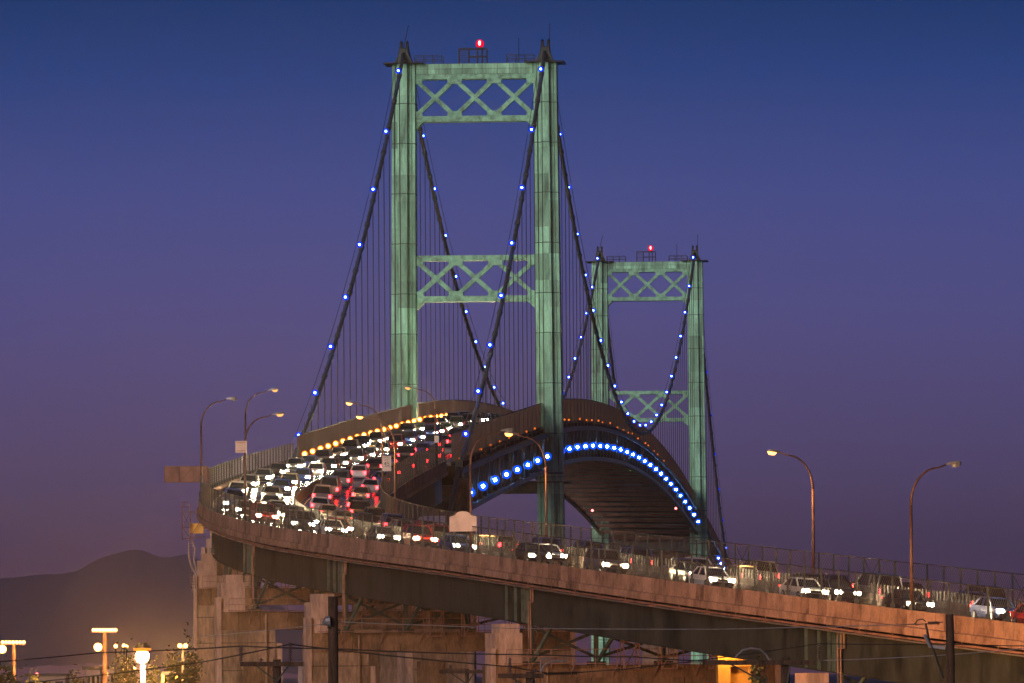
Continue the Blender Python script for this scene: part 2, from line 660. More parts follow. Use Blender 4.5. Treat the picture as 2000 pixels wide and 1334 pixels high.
for l in (-7.3, -2.5, 2.5, 7.3):
    for a, b in zip(JOINTS, JOINTS[1:]):
        vstrip(a + .05, b - .05, l - .02, l + .02, -3.8, -1.12, 3.0).build('girder_web', GIRDER, via)
        vstrip(a + .05, b - .05, l - .26, l + .26, -1.12, -1.06, 3.0).build('girder_flange', GIRDER, via)
        vstrip(a + .05, b - .05, l - .26, l + .26, -3.86, -3.80, 3.0).build('girder_flange', GIRDER, via)
        if abs(l) > 5:
            for ds in (.25, .7, 1.5, 3.3, 5.6):
                for q, sg in ((a, 1), (b, -1)):
                    if q in (S_NEAR, -2.0) or (sg < 0 and ds > 1.2):
                        continue
                    o_ = -.22 if l < 0 else .22
                    m = MB().box(min(l + .03 * (1 if o_ > 0 else -1), l + o_), max(l + .03 * (1 if o_ > 0 else -1), l + o_), q + sg * ds - .04, q + sg * ds + .04, -3.79, -1.13).map(PV)
                    m.build('stiffener', GIRDER2, via)
for a, b in zip(JOINTS, JOINTS[1:]):
    n = max(2, int((b - a) / 7))
    for i in range(n):
        s = a + (b - a) * (i + .5) / n
        for l0, l1 in ((-7.2, -2.6), (-2.4, 2.4), (2.6, 7.2)):
            m = MB().beam(Pv(s, l0, -1.4), Pv(s, l1, -3.5), .14, .14).beam(Pv(s, l0, -3.5), Pv(s, l1, -1.4), .14, .14).beam(Pv(s, l0, -3.6), Pv(s, l1, -3.6), .16, .16)
            m.build('cross_frame', DARK, via)
# conduits under the edge and their hangers
for l, hh, r in ((-8.45, -1.02, .085), (-8.2, -1.2, .06)):
    pts = [Pv(s, l, hh) for s in range(int(S_NEAR), -60, 3)]
    MB().tube(pts, r, 6).build('conduit', SIGNBR if l < -8.3 else GREYM, via, smooth=True)
s = S_NEAR + 2
while s < -70:
    m = MB().beam(Pv(s, -8.4, -.80), Pv(s, -8.4, -1.15), .06, .06).beam(Pv(s, -8.65, -1.15), Pv(s, -8.1, -1.15), .05, .08)
    m.build('conduit_bracket', SIGNBR, via)
    s += 5.6
for q in PIERS[:4]:                                        # drain pipes at the girder ends
    m = MB()
    for k in range(2):
        l = -7.55
        m.tube([Pv(q - 1.0 - .5 * k, l, -.9), Pv(q - 1.0 - .5 * k, l, -2.2), Pv(q - .4 - .5 * k, l, -2.3), Pv(q - .4 - .5 * k, l, -3.9), Pv(q - .4 - .5 * k, l, -6.2)], .07, 6)
    m.tube([Pv(q - .2, -7.5, -.9), Pv(q - .2, -7.5, -4.2)], .05, 6)
    m.build('drain_pipe', CONC, via, smooth=True)

# ------------------------------------------------------------------ concrete piers with steel bearing frames
PIER_LABEL = {
    -326.0: 'concrete pier behind the tall timber pole by the lower end of the viaduct',
    -262.0: 'concrete pier under the middle of the dark girder, second from the low end',
    -208.0: 'stained concrete pier standing behind the stout timber utility pole',
    -168.0: 'stained concrete pier with lit edge just inside the bend',
    -125.0: 'tall concrete pier at the outer bend beside the access cage',
    -80.0: 'concrete pier hidden behind the bend, below the amber lamps',
}


def pier(q, label, k=1.0):
    M = sfr(q) @ Matrix.Diagonal((k, 1, 1, 1))
    zt = Pv(q, -7.3, -3.86).z
    capz = min(Pv(q, -7.3, -3.86).z, Pv(q, 7.3, -3.86).z) - 1.75
    zb = ground_z(cen(q)[1]) - .5
    root = empty('bridge_pier', M @ Vector((0, 0, zb)), label, 'pier', 'piers under the approach viaduct')

    def part(name, mt, *boxes):
        m = MB()
        for b in boxes:
            m.box(*b, M)
        return m.build(name, mt, root)
    for sd in (-1, 1):
        x0, x1 = sorted((sd * 10.4, sd * 5.8))
        part('column', PIERC, (x0, x1, -1.5, 1.5, zb, capz - 1.5))
        xa, xb = sorted((sd * 10.75, sd * 10.35))
        part('lit_edge_rib', PIERL, (xa, xb, -1.72, -.4, zb, capz + 1.2))  # pale colour paints the pier end as lit by the yard lamp
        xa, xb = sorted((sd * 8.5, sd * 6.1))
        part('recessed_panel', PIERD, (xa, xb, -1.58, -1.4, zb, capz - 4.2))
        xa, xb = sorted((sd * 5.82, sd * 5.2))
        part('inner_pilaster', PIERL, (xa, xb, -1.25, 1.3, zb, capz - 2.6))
        e0 = Pv(q, sd * 7.3, -3.9).z
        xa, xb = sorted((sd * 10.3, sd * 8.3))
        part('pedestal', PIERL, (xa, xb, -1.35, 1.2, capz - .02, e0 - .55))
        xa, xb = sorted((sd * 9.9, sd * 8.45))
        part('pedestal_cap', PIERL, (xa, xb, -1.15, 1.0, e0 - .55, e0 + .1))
        for zz in (capz - 5.4, capz - 11.0):
            xa, xb = sorted((sd * 10.34, sd * 8.6))
            part('formwork_course', PIERC, (xa, xb, -1.56, -1.45, zz - 4.8, zz))
    zz = capz - 2.6
    while zz > HC - 3.2:
        for sd in (-1, 1):
            x0, x1 = sorted((sd * 10.36, sd * 5.84))
            part('form_joint', GRIME, (x0, x1, -1.515, -1.49, zz, zz + .06))
        zz -= 2.3
    for xj in (-8.9, -7.1, -3.3, 0.4, 3.6, 7.4, 9.2):
        part('form_joint', GRIME, (xj - .03, xj + .03, -1.665, -1.64, capz - 1.5, capz - .02))
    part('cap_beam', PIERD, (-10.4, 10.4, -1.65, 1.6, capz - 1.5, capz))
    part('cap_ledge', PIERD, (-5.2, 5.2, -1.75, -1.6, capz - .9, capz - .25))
    for l in (-7.3, -2.5, 2.5, 7.3):
        top = Pv(q, l, -3.86).z
        m = MB().beam(M @ Vector((l, -.2, capz + .25)), M @ Vector((l, -.2, top)), .34, .34, up=(1, 0, 0))
        m.build('bearing_post', DARK, root)
        part('bearing_shoe', DARK, (l - .5, l + .5, -.9, .5, capz, capz + .25))
        m = MB().beam(M @ Vector((l, -.5, capz + .25)), M @ Vector((l + (.9 if l < 0 else -.9), -2.4, top - .05)), .22, .22)
        m.build('raking_strut', GIRDER2, root)
    for a, b in ((-7.3, -2.5), (-2.5, 2.5), (2.5, 7.3)):
        ta, tb = Pv(q, a, -3.9).z, Pv(q, b, -3.9).z
        m = MB().beam(M @ Vector((a, -.2, capz + .5)), M @ Vector((b, -.2, tb - .1)), .16, .2)
        m.beam(M @ Vector((a, -.3, ta - .1)), M @ Vector((b, -.3, capz + .5)), .16, .2)
        m.build('cross_brace', DARK, root)
    # inspection walkway along the face of the cap
    m = MB().beam(M @ Vector((-9.8, -2.2, capz + .1)), M @ Vector((9.8, -2.2, capz + .1)), .7, .06)
    m.build('walkway_deck', SIGNBR, root)
    m = MB()
    for zz in (.6, 1.1):
        m.beam(M @ Vector((-9.8, -2.5, capz + zz)), M @ Vector((9.8, -2.5, capz + zz)), .05, .05)
    for i in range(13):
        x = -9.8 + 19.6 * i / 12
        m.beam(M @ Vector((x, -2.5, capz - .2)), M @ Vector((x, -2.5, capz + 1.1)), .05, .05)
    m.build('walkway_railing', SIGNBR, root)
    for x in (-1.2, 1.6, 5.4):
        m = MB()
        for dx in (0, 1.15):
            for dy in (-2.6, -1.8):
                m.beam(M @ Vector((x + dx, dy, capz - .35)), M @ Vector((x + dx, dy, capz + 1.7)), .09, .09)
        for zz in (-.3, .55, 1.65):
            m.beam(M @ Vector((x, -2.6, capz + zz)), M @ Vector((x + 1.15, -2.6, capz + zz)), .08, .1)
            m.beam(M @ Vector((x, -1.8, capz + zz)), M @ Vector((x + 1.15, -1.8, capz + zz)), .08, .1)
        m.beam(M @ Vector((x, -2.6, capz - .3)), M @ Vector((x + 1.15, -2.6, capz + 1.6)), .08, .08)
        m.build('inspection_basket', SIGNBR, root)
    for k in range(6):
        x = -8.0 + k * 3.1
        m = MB().beam(M @ Vector((x, -1.7, capz - .9)), M @ Vector((x + .15, -2.4, capz + .05)), .07, .07)
        m.build('walkway_bracket', SIGNBR, root)
    # a surface drain run down the face
    m = MB().tube([M @ Vector((-6.6, -1.75, capz - .2)), M @ Vector((-6.6, -1.75, zb))], .09, 6)
    m.build('downpipe', PIERC, root)
    return root


for q in PIERS:
    pier(q, PIER_LABEL[q], .86 if q == -125.0 else (.95 if q > -100 else 1.0))

# cable bent at the end of the suspended side span, and the anchorage block
M = sfr(-1.0)
zb = ground_z(780)
cb = empty('cable_bent', M @ Vector((0, 0, zb)), 'grey concrete cable bent where the main cables dip below the deck', 'pier')
MB().box(9.3 - 1.35, 9.3 + 1.35, -1.4, 1.6, zb, HC + 15.6, M).build('column', PIERC, cb)
MB().box(-2.2, 4.2, -1.4, 1.6, zb, HC + 12.6, M).build('column', PIERC, cb)
MB().box(-10.6, -7.9, -1.3, 1.5, HC + 12.6, HC + 15.6, M).build('beam_end', PIERC, cb)
for sd in (-1, 1):
    MB().box(sd * 9.3 - .75, sd * 9.3 + .75, -.9, 1.1, HC + 15.6, HC + 20.6, M).build('upper_shaft', PIERC, cb)
    MB().beam(M @ Vector((sd * 9.03, .3, HC + 16)), M @ Vector((sd * 9.03, .3, HC + 22.6)), .8, .9, up=(0, 1, 0)).build('rocker_post', DARK, cb)
MB().box(-7.9, 7.9, -1.2, 1.4, HC + 12.6, HC + 15.2, M).build('tie_beam', PIERC, cb)
M = sfr(-62.0)
an = MB()
for bx in ((-1.2, 11.0, -16, 20, 1.0, HC + 1.2), (-1.5, 11.3, -16.4, -15.9, 1.0, HC - 3.0), (2, 11.6, -6, 20.2, 1.0, HC + 4.2)):
    an.box(*bx, M)
tag(an.build('cable_anchorage', GREYW), 'massive grey concrete cable anchorage block behind the viaduct piers', 'anchorage')

# ------------------------------------------------------------------ fences along the approach
def fence_panel_mesh(s0, s1, l, h0, h1, sp=.34, r=.008):
    m = MB()
    L, H = s1 - s0, h1 - h0
    k = -H
    while k < L:
        for rev in (0, 1):
            a0, b0 = k, 0.0
            a1, b1 = k + H, H
            if a0 < 0:
                b0 = -a0
                a0 = 0.0
            if a1 > L:
                b1 = H - (a1 - L)
                a1 = L
            if b1 - b0 < .03:
                continue
            if rev:
                p, q = (L - a0, b0), (L - a1, b1)
            else:
                p, q = (a0, b0), (a1, b1)
            A, B = Pv(s0 + p[0], l, h0 + p[1]), Pv(s0 + q[0], l, h0 + q[1])
            m.tube([A, B], r, 3, cap=False)
        k += sp
    return m


def approach_fence(side, h1, label, s_from, s_to):
    l = side * ((HW if side < 0 else HWR) + .12)
    root = empty('chain_link_fence', Pv(s_from, l, .7), label, 'fence', 'fences along the approach viaduct')
    n = int((s_to - s_from) / BAY)
    for i in range(n + 1):
        s = s_from + BAY * i
        m = MB().beam(Pv(s, l, .70), Pv(s, l, h1 + .04), .12, .12)
        m.beam(Pv(s, l, .66), Pv(s, l, 1.02), .17, .30)
        m.build('fence_post', DARK, root)
        if i < n:
            fence_panel_mesh(s, s + BAY, l, .80, h1 - .03).build('mesh_panel', WIRE, root)
            m = MB().tube([Pv(s, l, h1), Pv(s + BAY, l, h1)], .035, 5)
            m.build('top_rail', DARK, root)
            if i % 9 == 4:
                m = MB().tube([Pv(s, l, .85), Pv(s + BAY, l, h1)], .025, 4).tube([Pv(s, l, h1), Pv(s + BAY, l, .85)], .025, 4)
                m.build('brace_rod', DARK, root)
    return root


approach_fence(-1, 2.62, 'chain link fence on the outer parapet of the approach, in front of the oncoming lanes', -384.0, -2.0)
approach_fence(1, 3.02, 'taller chain link fence on the inner parapet of the approach, seen against the sky', -360.0, -4.0)

# ------------------------------------------------------------------ median barrier with glare blades
md = empty('median_barrier', P(S_NEAR, 0, 0), 'low concrete median barrier with a row of dark glare blades between the lanes', 'barrier')
for i in range(int((S_T2 - S_NEAR) / 6.1)):
    s = S_NEAR + 6.1 * i
    m = MB().prism([(-.3, .004), (.3, .004), (.27, .12), (.13, .34), (.08, .78), (-.08, .78), (-.13, .34), (-.27, .12)], s + .01, s + 6.09, 1).map(PM)
    m.build('barrier_segment', MEDIAN, md)
bl_me = MB().box(-.04, .04, -.15, .15, 0, .62).mesh('glare_blade', BLADE)
rest = MB()
cnt = 0
s = -372.0
while s < -96:
    if abs((s + 372) % 41 - 20) > .9:
        if cnt < 300:
            o = piece('glare_blade', bl_me, md, P(s, 0, .77) - WO[md], (0, 0, -heading(s)))
            cnt += 1
        else:
            rest.box(-.04, .04, s - .15, s + .15, .77, 1.39)
    s += .62
rest.map(PM)
tag(rest.build('glare_screen', BLADE, md), kind='stuff')

# ------------------------------------------------------------------ suspension bridge: towers
CABLE_L = 9.03


def tower(s0, label, group):
    M = sfr(s0)
    root = empty('bridge_tower', M @ Vector((0, 0, 0)), label, 'bridge tower', group)
    T = lambda x, y, e: M @ Vector((x, y, HC + e))

    def part(name, mt, m, parent=None):
        return m.build(name, mt, parent or root)
    zt, zb = 77.6, -HC - .5

    def batter(e):                                        # the legs lean in slightly towards the top
        return .55 * (zt - e) / 100.0
    legs = []
    for sd in (-1, 1):
        def ring(e, x0, x1, y0, y1):
            c = sd * (CABLE_L + batter(e))
            k = 1 + .16 * (zt - e) / 80.0
            return [T(c + x0 * k, y0 * k, e), T(c + x1 * k, y0 * k, e), T(c + x1 * k, y1 * k, e), T(c + x0 * k, y1 * k, e)]
        levels = [zb, 0, 20, 40, 60, zt]
        leg = part('leg', GREEN, MB().loft([ring(e, -.52, .52, -2.35, 2.35) for e in levels]))
        legs.append(leg)
        for x0, x1 in ((-1.46, -.50), (.50, 1.46)):
            part('leg_cell', GREEN, MB().loft([ring(e, x0, x1, -1.55, 1.55) for e in levels]), leg)
        # plate joints: thin straps round the leg
        e = 6.0
        while e < 76:
            m = MB().loft([ring(e - .05, -.545, .545, -2.375, 2.375), ring(e + .05, -.545, .545, -2.375, 2.375)])
            part('joint_strap', SEAM, m, leg)
            for x0, x1 in ((-1.485, -.51), (.51, 1.485)):
                m = MB().loft([ring(e - .05, x0, x1, -1.575, 1.575), ring(e + .05, x0, x1, -1.575, 1.575)])
                part('joint_strap', SEAM, m, leg)
            e += 5.1 + (1.3 if int(e) % 3 == 0 else 0)
        # front ribs, narrow
        for xr in (-1.05, 1.05):
            m = MB().loft([ring(e, xr - .03, xr + .03, -1.60, -1.5) for e in levels])
            part('leg_rib', SEAM, m, leg)
        # saddle housing, platform and lightning rod
        c = sd * CABLE_L
        sd_m = MB().prism([(c - 1.25, 0), (c + 1.25, 0), (c + .75, 1.0), (c + .45, 2.0), (c - .45, 2.0), (c - .75, 1.0)], -1.5, 1.5, 1)
        sd_m.map(lambda p: T(p.x, p.y, zt + p.z))
        sad = part('saddle', STEEL, sd_m)
        for dx in (-.38, .38):
            m = MB().box(c + dx - .16, c + dx + .16, -.5, .5, zt + 1.9, zt + 2.75).map(lambda p: T(p.x, p.y, p.z))
            part('saddle_lug', DARK, m, sad)
            m = MB().ball((c + dx, 0, zt + 2.85), .2).map(lambda p: T(p.x, p.y, p.z))
            part('saddle_bolt', DARK, m, sad)
        m = MB().box(c - 2.5, c + 2.5, -2.6, 2.6, zt - .02, zt + .14).map(lambda p: T(p.x, p.y, p.z))
        part('top_platform', DARK, m)
        m = MB().tube([T(c - .55 * sd * -1 + .0, 0, zt), T(c + .55, 0, zt + 5.1)], .05, 5)
        part('lightning_rod', DARK, m)
        if sd > 0:
            part('lightning_rod', DARK, MB().tube([T(c - 3.4, 0, zt), T(c - 3.4, 0, zt + 3.3)], .05, 5))
        # railing beside the saddle
        x0, x1 = sorted((sd * (CABLE_L - 1.4), sd * (CABLE_L - 4.9)))
        m = MB()
        for y in (-1.2, 1.2):
            for zz in (.55, 1.1):
                m.beam(T(x0, y, zt + zz), T(x1, y, zt + zz), .07, .07)
            for i in range(4):
                x = x0 + (x1 - x0) * i / 3
                m.beam(T(x, y, zt), T(x, y, zt + 1.1), .08, .08)
        part('guard_railing', DARK, m)
    # top girder: plated box in two courses over a chord
    li = CABLE_L - 1.45

    def plate(name, x0, x1, e0, e1, y0=-1.3, y1=1.3, mt=GREEN2, parent=None):
        m = MB().box(x0, x1, y0, y1, e0, e1).map(lambda p: T(p.x, p.y, p.z))
        return part(name, mt, m, parent)
    tg = plate('top_girder', -li, li, 76.25, zt, -1.25, 1.25, STEEL)
    for r, (e0, e1) in enumerate(((76.95, zt - .03), (76.27, 76.91))):
        n = 10
        for i in range(n):
            x0 = -li + .1 + (2 * li - .2) * i / n
            x1 = -li + .1 + (2 * li - .2) * (i + 1) / n
            plate('girder_plate', x0 + .025, x1 - .025, e0, e1, -1.31, -1.26, GREEN, tg)

    def truss(et, eb, top_h):
        plate('top_chord', -li, li, et - top_h, et, -1.2, 1.2)
        plate('bottom_chord', -li, li, eb, eb + .72, -1.2, 1.2)
        xs_ = [-li, -li / 3, li / 3, li]
        a, b = et - top_h - .15, eb + .85
        for x0, x1 in zip(xs_, xs_[1:]):
            for (p, q) in (((x0 + .15, a), (x1 - .15, b)), ((x0 + .15, b), (x1 - .15, a))):
                y = -.5 if p[1] > q[1] else -.56
                part('diagonal', GREEN2, MB().beam(T(p[0], y, p[1]), T(q[0], y, q[1]), .9, .56, up=M.to_3x3() @ Vector((-(q[1] - p[1]), 0, q[0] - p[0]))))
        for i, x in enumerate(xs_):
            for e, sg in ((et - top_h, -1), (eb + .72, 1)):
                w_ = .95
                x0, x1 = max(-li, x - w_), min(li, x + w_)
                poly = [(x0, e), (x1, e), (min(x1, x + w_ * .92), e + sg * .62), (max(x0, x - w_ * .92), e + sg * .62)]
                m = MB().prism(poly, -1.28, -.7, 1).map(lambda p: T(p.x, p.y, p.z))
                part('gusset', GREEN2, m)
        for sd in (-1, 1):
            poly = [(sd * li, eb), (sd * (li - 1.0), eb), (sd * li, eb - .95)]
            m = MB().prism(poly, -1.1, 1.1, 1).map(lambda p: T(p.x, p.y, p.z))
            part('knee_plate', GREEN2, m)
    truss(76.25, 70.2, .6)
    truss(53.1, 47.2, .66)
    # portal strut under the deck with its maintenance platform
    ed = zroad(s0) - HC
    plate('deck_strut', -li, li, ed - 8.2, ed - 6.6, -1.1, 1.1, STEEL)
    for sd in (-1, 1):
        c = sd * (CABLE_L + batter(ed))
        m = MB()
        for (x0, x1, y0, y1, z0, z1) in ((c - 2.6, c + 2.6, -3.6, -2.5, ed - 6.9, ed - 6.75), (c - 2.6, c + 2.6, 2.5, 3.6, ed - 6.9, ed - 6.75), (c + 1.75, c + 2.6, -3.6, 3.6, ed - 6.9, ed - 6.75)):
            m.box(x0, x1, y0, y1, z0, z1)
        m.map(lambda p: T(p.x, p.y, p.z))
        pf = part('maintenance_platform', STEEL, m)
        m = MB()
        for zz in (.6, 1.15):
            m.beam(T(c - 2.6, -3.6, ed - 6.8 + zz), T(c + 2.6, -3.6, ed - 6.8 + zz), .07, .07).beam(T(c + 2.6, -3.6, ed - 6.8 + zz), T(c + 2.6, 3.6, ed - 6.8 + zz), .07, .07)
        for i in range(6):
            x = c - 2.6 + 5.2 * i / 5
            m.beam(T(x, -3.6, ed - 6.8), T(x, -3.6, ed - 5.65), .07, .07)
        part('platform_railing', STEEL, m, pf)
    # beacon stand
    m = MB()
    for x in (-2.0, -.75, .35, .95, 1.55):
        m.beam(T(x, -.6, zt), T(x, -.6, zt + 1.95), .11, .11).beam(T(x, .6, zt), T(x, .6, zt + 1.95), .11, .11)
    for y in (-.6, .6):
        m.beam(T(-2.0, y, zt + 1.95), T(1.55, y, zt + 1.95), .12, .12).beam(T(-.75, y, zt + .95), T(1.55, y, zt + .95), .1, .1)
    for i in range(6):
        m.beam(T(-2.0, -.6, zt + .3 + .27 * i), T(-.75, -.6, zt + .3 + .27 * i), .06, .06)
    part('beacon_stand', DARK, m)
    return root, T


t1, T1 = tower(S_T1, 'nearer tall green steel suspension tower with crossed bracing', 'suspension bridge towers')
t2, T2 = tower(S_T2, 'farther green steel suspension tower, smaller in view, beyond the main span', 'suspension bridge towers')
for T_, lab in ((T1, 'glowing red aviation beacon on top of the nearer tower'), (T2, 'glowing red aviation beacon on top of the farther tower')):
    b = empty('beacon_lamp', T_(.65, 0, 79.6), lab, 'beacon', 'red tower beacons')
    MB().tube([T_(.65, 0, 79.55), T_(.65, 0, 79.75)], .3, 10).build('lamp_base', DARK, b)
    MB().ball(T_(.65, 0, 80.2), .52, 10, 7, 1.1).build('lens', RED_HALO, b, smooth=True)  # added ball that glows as the beacon's halo
    MB().ball(T_(.65, -.42, 80.25), .20, 8, 6, 1.7).build('bulb', RED_BULB, b, smooth=True)

# ------------------------------------------------------------------ main cables with their hangers
def cable_e(s):
    if s < S_T1:
        u = s / 154.0
        return 22.0 + 57.6 * u - 4 * 5.0 * u * (1 - u)
    if s <= S_T2:
        u = (s - 382.5) / 228.5
        return 38.0 + 41.6 * u * u
    u = (S_END - s) / 154.0
    return 22.0 + 57.6 * u - 4 * 5.0 * u * (1 - u)


def CP(s, l, dz=0.0):
    p = P(s, l)
    return Vector((p.x, p.y, HC + cable_e(s) + dz))


SIDE_N, MAIN_N = 19, 56
NODES = [S_T1 * i / SIDE_N for i in range(SIDE_N + 1)] + [S_T1 + 457.0 * i / MAIN_N for i in range(1, MAIN_N + 1)] + [S_T2 + 154.0 * i / SIDE_N for i in range(1, SIDE_N + 1)]
CABLES = {}
for l, lab in ((-CABLE_L, 'thick suspension cable with hangers on the city-side row of tower legs, crossing behind the other'),
               (CABLE_L, 'thick suspension cable with hangers on the channel side, above the blue truss lamps')):
    lab = 'main suspension cable with hangers over the amber lamp side of the bridge' if l < 0 else 'main suspension cable with hangers over the blue truss lamp side of the bridge'
    root = empty('main_cable', P(0, l), lab, 'cable', 'main suspension cables')
    CABLES[l] = root
    for a, b in ((0.0, S_T1), (S_T1, S_T2), (S_T2, S_END)):
        n = int((b - a) / 4)
        MB().tube([CP(a + (b - a) * i / n, l) for i in range(n + 1)], .25, 8).build('cable_strand', CABLE, root, smooth=True)
        for dl in (-.42, .42):
            MB().tube([CP(a + (b - a) * i / n, l + dl, 1.15) for i in range(n + 1)], .035, 4).build('hand_rope', ROPE, root)
    # tail of the cable down to the anchorage
    p0, p1 = CP(0.0, l), P(-46.0, l)
    MB().tube([p0, Vector((p1.x, p1.y, HC + 5.0))], .26, 8).build('anchor_strand', DARK, root, smooth=True)
    for s in NODES:
        if s in (0.0,) or abs(s - S_T1) < .1 or abs(s - S_T2) < .1 or s > S_END - 1:
            continue
        top = CP(s, l)
        low = P(s, l, -.4)
        d_ = (CP(s + .5, l) - CP(s - .5, l)).normalized()
        bnd = MB().tube([top - d_ * .45, top - d_ * .4, top + d_ * .4, top + d_ * .45], [.26, .34, .34, .26], 8).build('cable_band', CABLE, root)
        MB().beam(top + Vector((0, 0, .2)), top + Vector((0, 0, 1.15)), .05, .05).build('rope_stanchion', ROPE, bnd)
        if top.z - low.z > 1.2:
            m = MB()
            for ds in (-.24, .24):
                q = P(s + ds, l)
                m.tube([Vector((q.x, q.y, low.z)), Vector((q.x, q.y, top.z))], .042, 5, cap=False)
            m.build('hanger', ROPE, root)

# ------------------------------------------------------------------ stiffening truss and deck of the bridge
br = empty('bridge_deck', P(0, 0, -5), 'suspended bridge deck with deep dark stiffening trusses and ribbed underside', 'bridge deck')
strip(.0, S_FAR, -HW - .2, HW + .2, -.45, -.02, 5.0).build('deck_slab', FLOORB, br)
SPANS = ((.4, S_T1 - 2.6), (S_T1 + 2.6, S_T2 - 2.6), (S_T2 + 2.6, S_END))
for l in (-CABLE_L + .0, CABLE_L):
    for a, b in SPANS:
        strip(a, b, l - .3, l + .3, -.95, -.45 + .02, 5.0).build('top_chord', STEEL, br)
        strip(a, b, l - .3, l + .3, -5.3, -4.75, 5.0).build('bottom_chord', STEEL, br)
    for i, (a, b) in enumerate(zip(NODES, NODES[1:])):
        MB().beam(P(a + .01, l, -4.76), P(a + .01, l, -.94), .26, .34, up=(0, 1, 0)).build('truss_post', STEEL, br)
        mid = (a + b) / 2
        m = MB().beam(P(a, l, -4.8), P(mid, l, -.9), .22, .3).beam(P(mid, l, -.9), P(b, l, -4.8), .22, .3)
        m.build('truss_diagonal', STEEL, br)
for i, (a, b) in enumerate(zip(NODES, NODES[1:])):
    for s in (a, (a + b) / 2):
        MB().beam(P(s, -CABLE_L + .3, -1.3), P(s, CABLE_L - .3, -1.3), .3, 1.5).build('floor_beam', FLOORB, br)
    if i % 2 == 0:
        MB().beam(P(a, -CABLE_L + .3, -5.0), P(a, CABLE_L - .3, -5.0), .5, .62).build('lateral_strut', STRUT, br)
    m = MB().beam(P(a, -CABLE_L + .3, -5.0), P(b, CABLE_L - .3, -5.0), .2, .2)
    m.build('lateral_brace', STEEL, br)
for l in (-6, -3, 0, 3, 6):
    strip(.5, S_END, l - .12, l + .12, -1.0, -.46, 8.0).build('stringer', STEEL, br)
# far approach beyond the second tower
for l in (-7.3, 7.3):
    strip(S_END + .3, S_FAR, l - .1, l + .1, -3.6, -.46, 8.0).build('far_girder', STEEL, br)
for q in (S_END, 815.0, 865.0):
    M = sfr(q)
    fp = empty('far_pier', M @ Vector((0, 0, 0)), {S_END: 'dark concrete pier closing the far side span of the bridge', 815.0: 'dark far pier beyond the far side span',
               865.0: 'farthest dark pier of the descending roadway past the bridge'}[q], 'pier', 'piers past the bridge')
    top = zroad(q) - 5.3
    for sd in (-1, 1):
        MB().box(sd * 7.4 - 1.6, sd * 7.4 + 1.6, -1.5, 1.5, 0, top - 1.8, M).build('column', PIERC, fp)
    MB().box(-9.6, 9.6, -1.7, 1.7, top - 1.8, top, M).build('cap_beam', PIERC, fp)

# tall bridge fences
for side, lab in ((-1, 'tall rusty picket fence on the bridge behind the row of amber lamps'), (1, 'tall rusty picket fence on the bridge above the blue truss lamps')):
    l = side * 8.25
    root = empty('bridge_fence', P(0, l), lab, 'fence', 'tall fences on the bridge')
    fn = [n for n in NODES] + [S_END + 8.1 * i for i in range(1, 20)]
    for a, b in zip(fn, fn[1:]):
        m = MB()
        n = 46
        for k in range(n):
            s = a + (b - a) * (k + .5) / n
            p, q = P(s, l, .30), P(s, l, 3.28)
            m.beam(p, q, .045, .03, up=(0, 1, 0))
        m.build('fence_panel', RUST, root)
        for q in (a, (a + b) / 2):
            MB().beam(P(q, l, .2), P(q, l, 3.36), .10, .10, up=(0, 1, 0)).build('fence_post', DARK, root)
        m = MB().beam(P(a, l, 3.32), P(b, l, 3.32), .09, .09).beam(P(a, l, .3), P(b, l, .3), .1, .1)
        m.build('fence_rail', DARK, root)
    for a, b in ((0, S_T1), (S_T1, S_T2), (S_T2, S_FAR)):
        x0, x1 = sorted((side * 7.75, side * 8.15))
        strip(a + .02, b - .02, x0, x1, -.01, .32, 5.0).build('curb', MEDIAN, root)

# ------------------------------------------------------------------ lamps on the bridge
def lamp_meshes(tagname, bulb, lens, rb, rl):
    me_h = MB().tube([(0, .32, 0), (0, .12, 0)], [rl * .55, rl * .95], 10).mesh('housing', DARK)
    lm = MB()
    lm.tube([(0, .12, 0), (0, .0, 0), (0, -.10, 0)], [rl, rl, rl * .55], 12)
    me_l = lm.mesh('lens', lens, smooth=False)  # added disc that glows as the lamp's halo
    me_b = MB().ball((0, -.14, 0), rb, 8, 6).mesh('bulb', bulb, smooth=True)
    return me_h, me_l, me_b


CAB_ME = lamp_meshes('cable', BLUE_BULB, BLUE_HALO, .13, .36)
TRS_ME = lamp_meshes('truss', TBLUE_BULB, TBLUE_HALO, .18, .54)
AMB_ME = lamp_meshes('amber', AMB_BULB, AMB_GLOW, .21, .37)
AMS_ME = lamp_meshes('amber_small', AMB_GLOW, AMB_GLOW, .08, .13)
FACE = -R(PHI0)


def small_lamp(name, mes, loc, label, cat, group):
    o = empty(name, loc, label, cat, group, FACE)
    for nm, me in zip(('housing', 'lens', 'bulb'), mes):
        piece(nm, me, o)
    return o


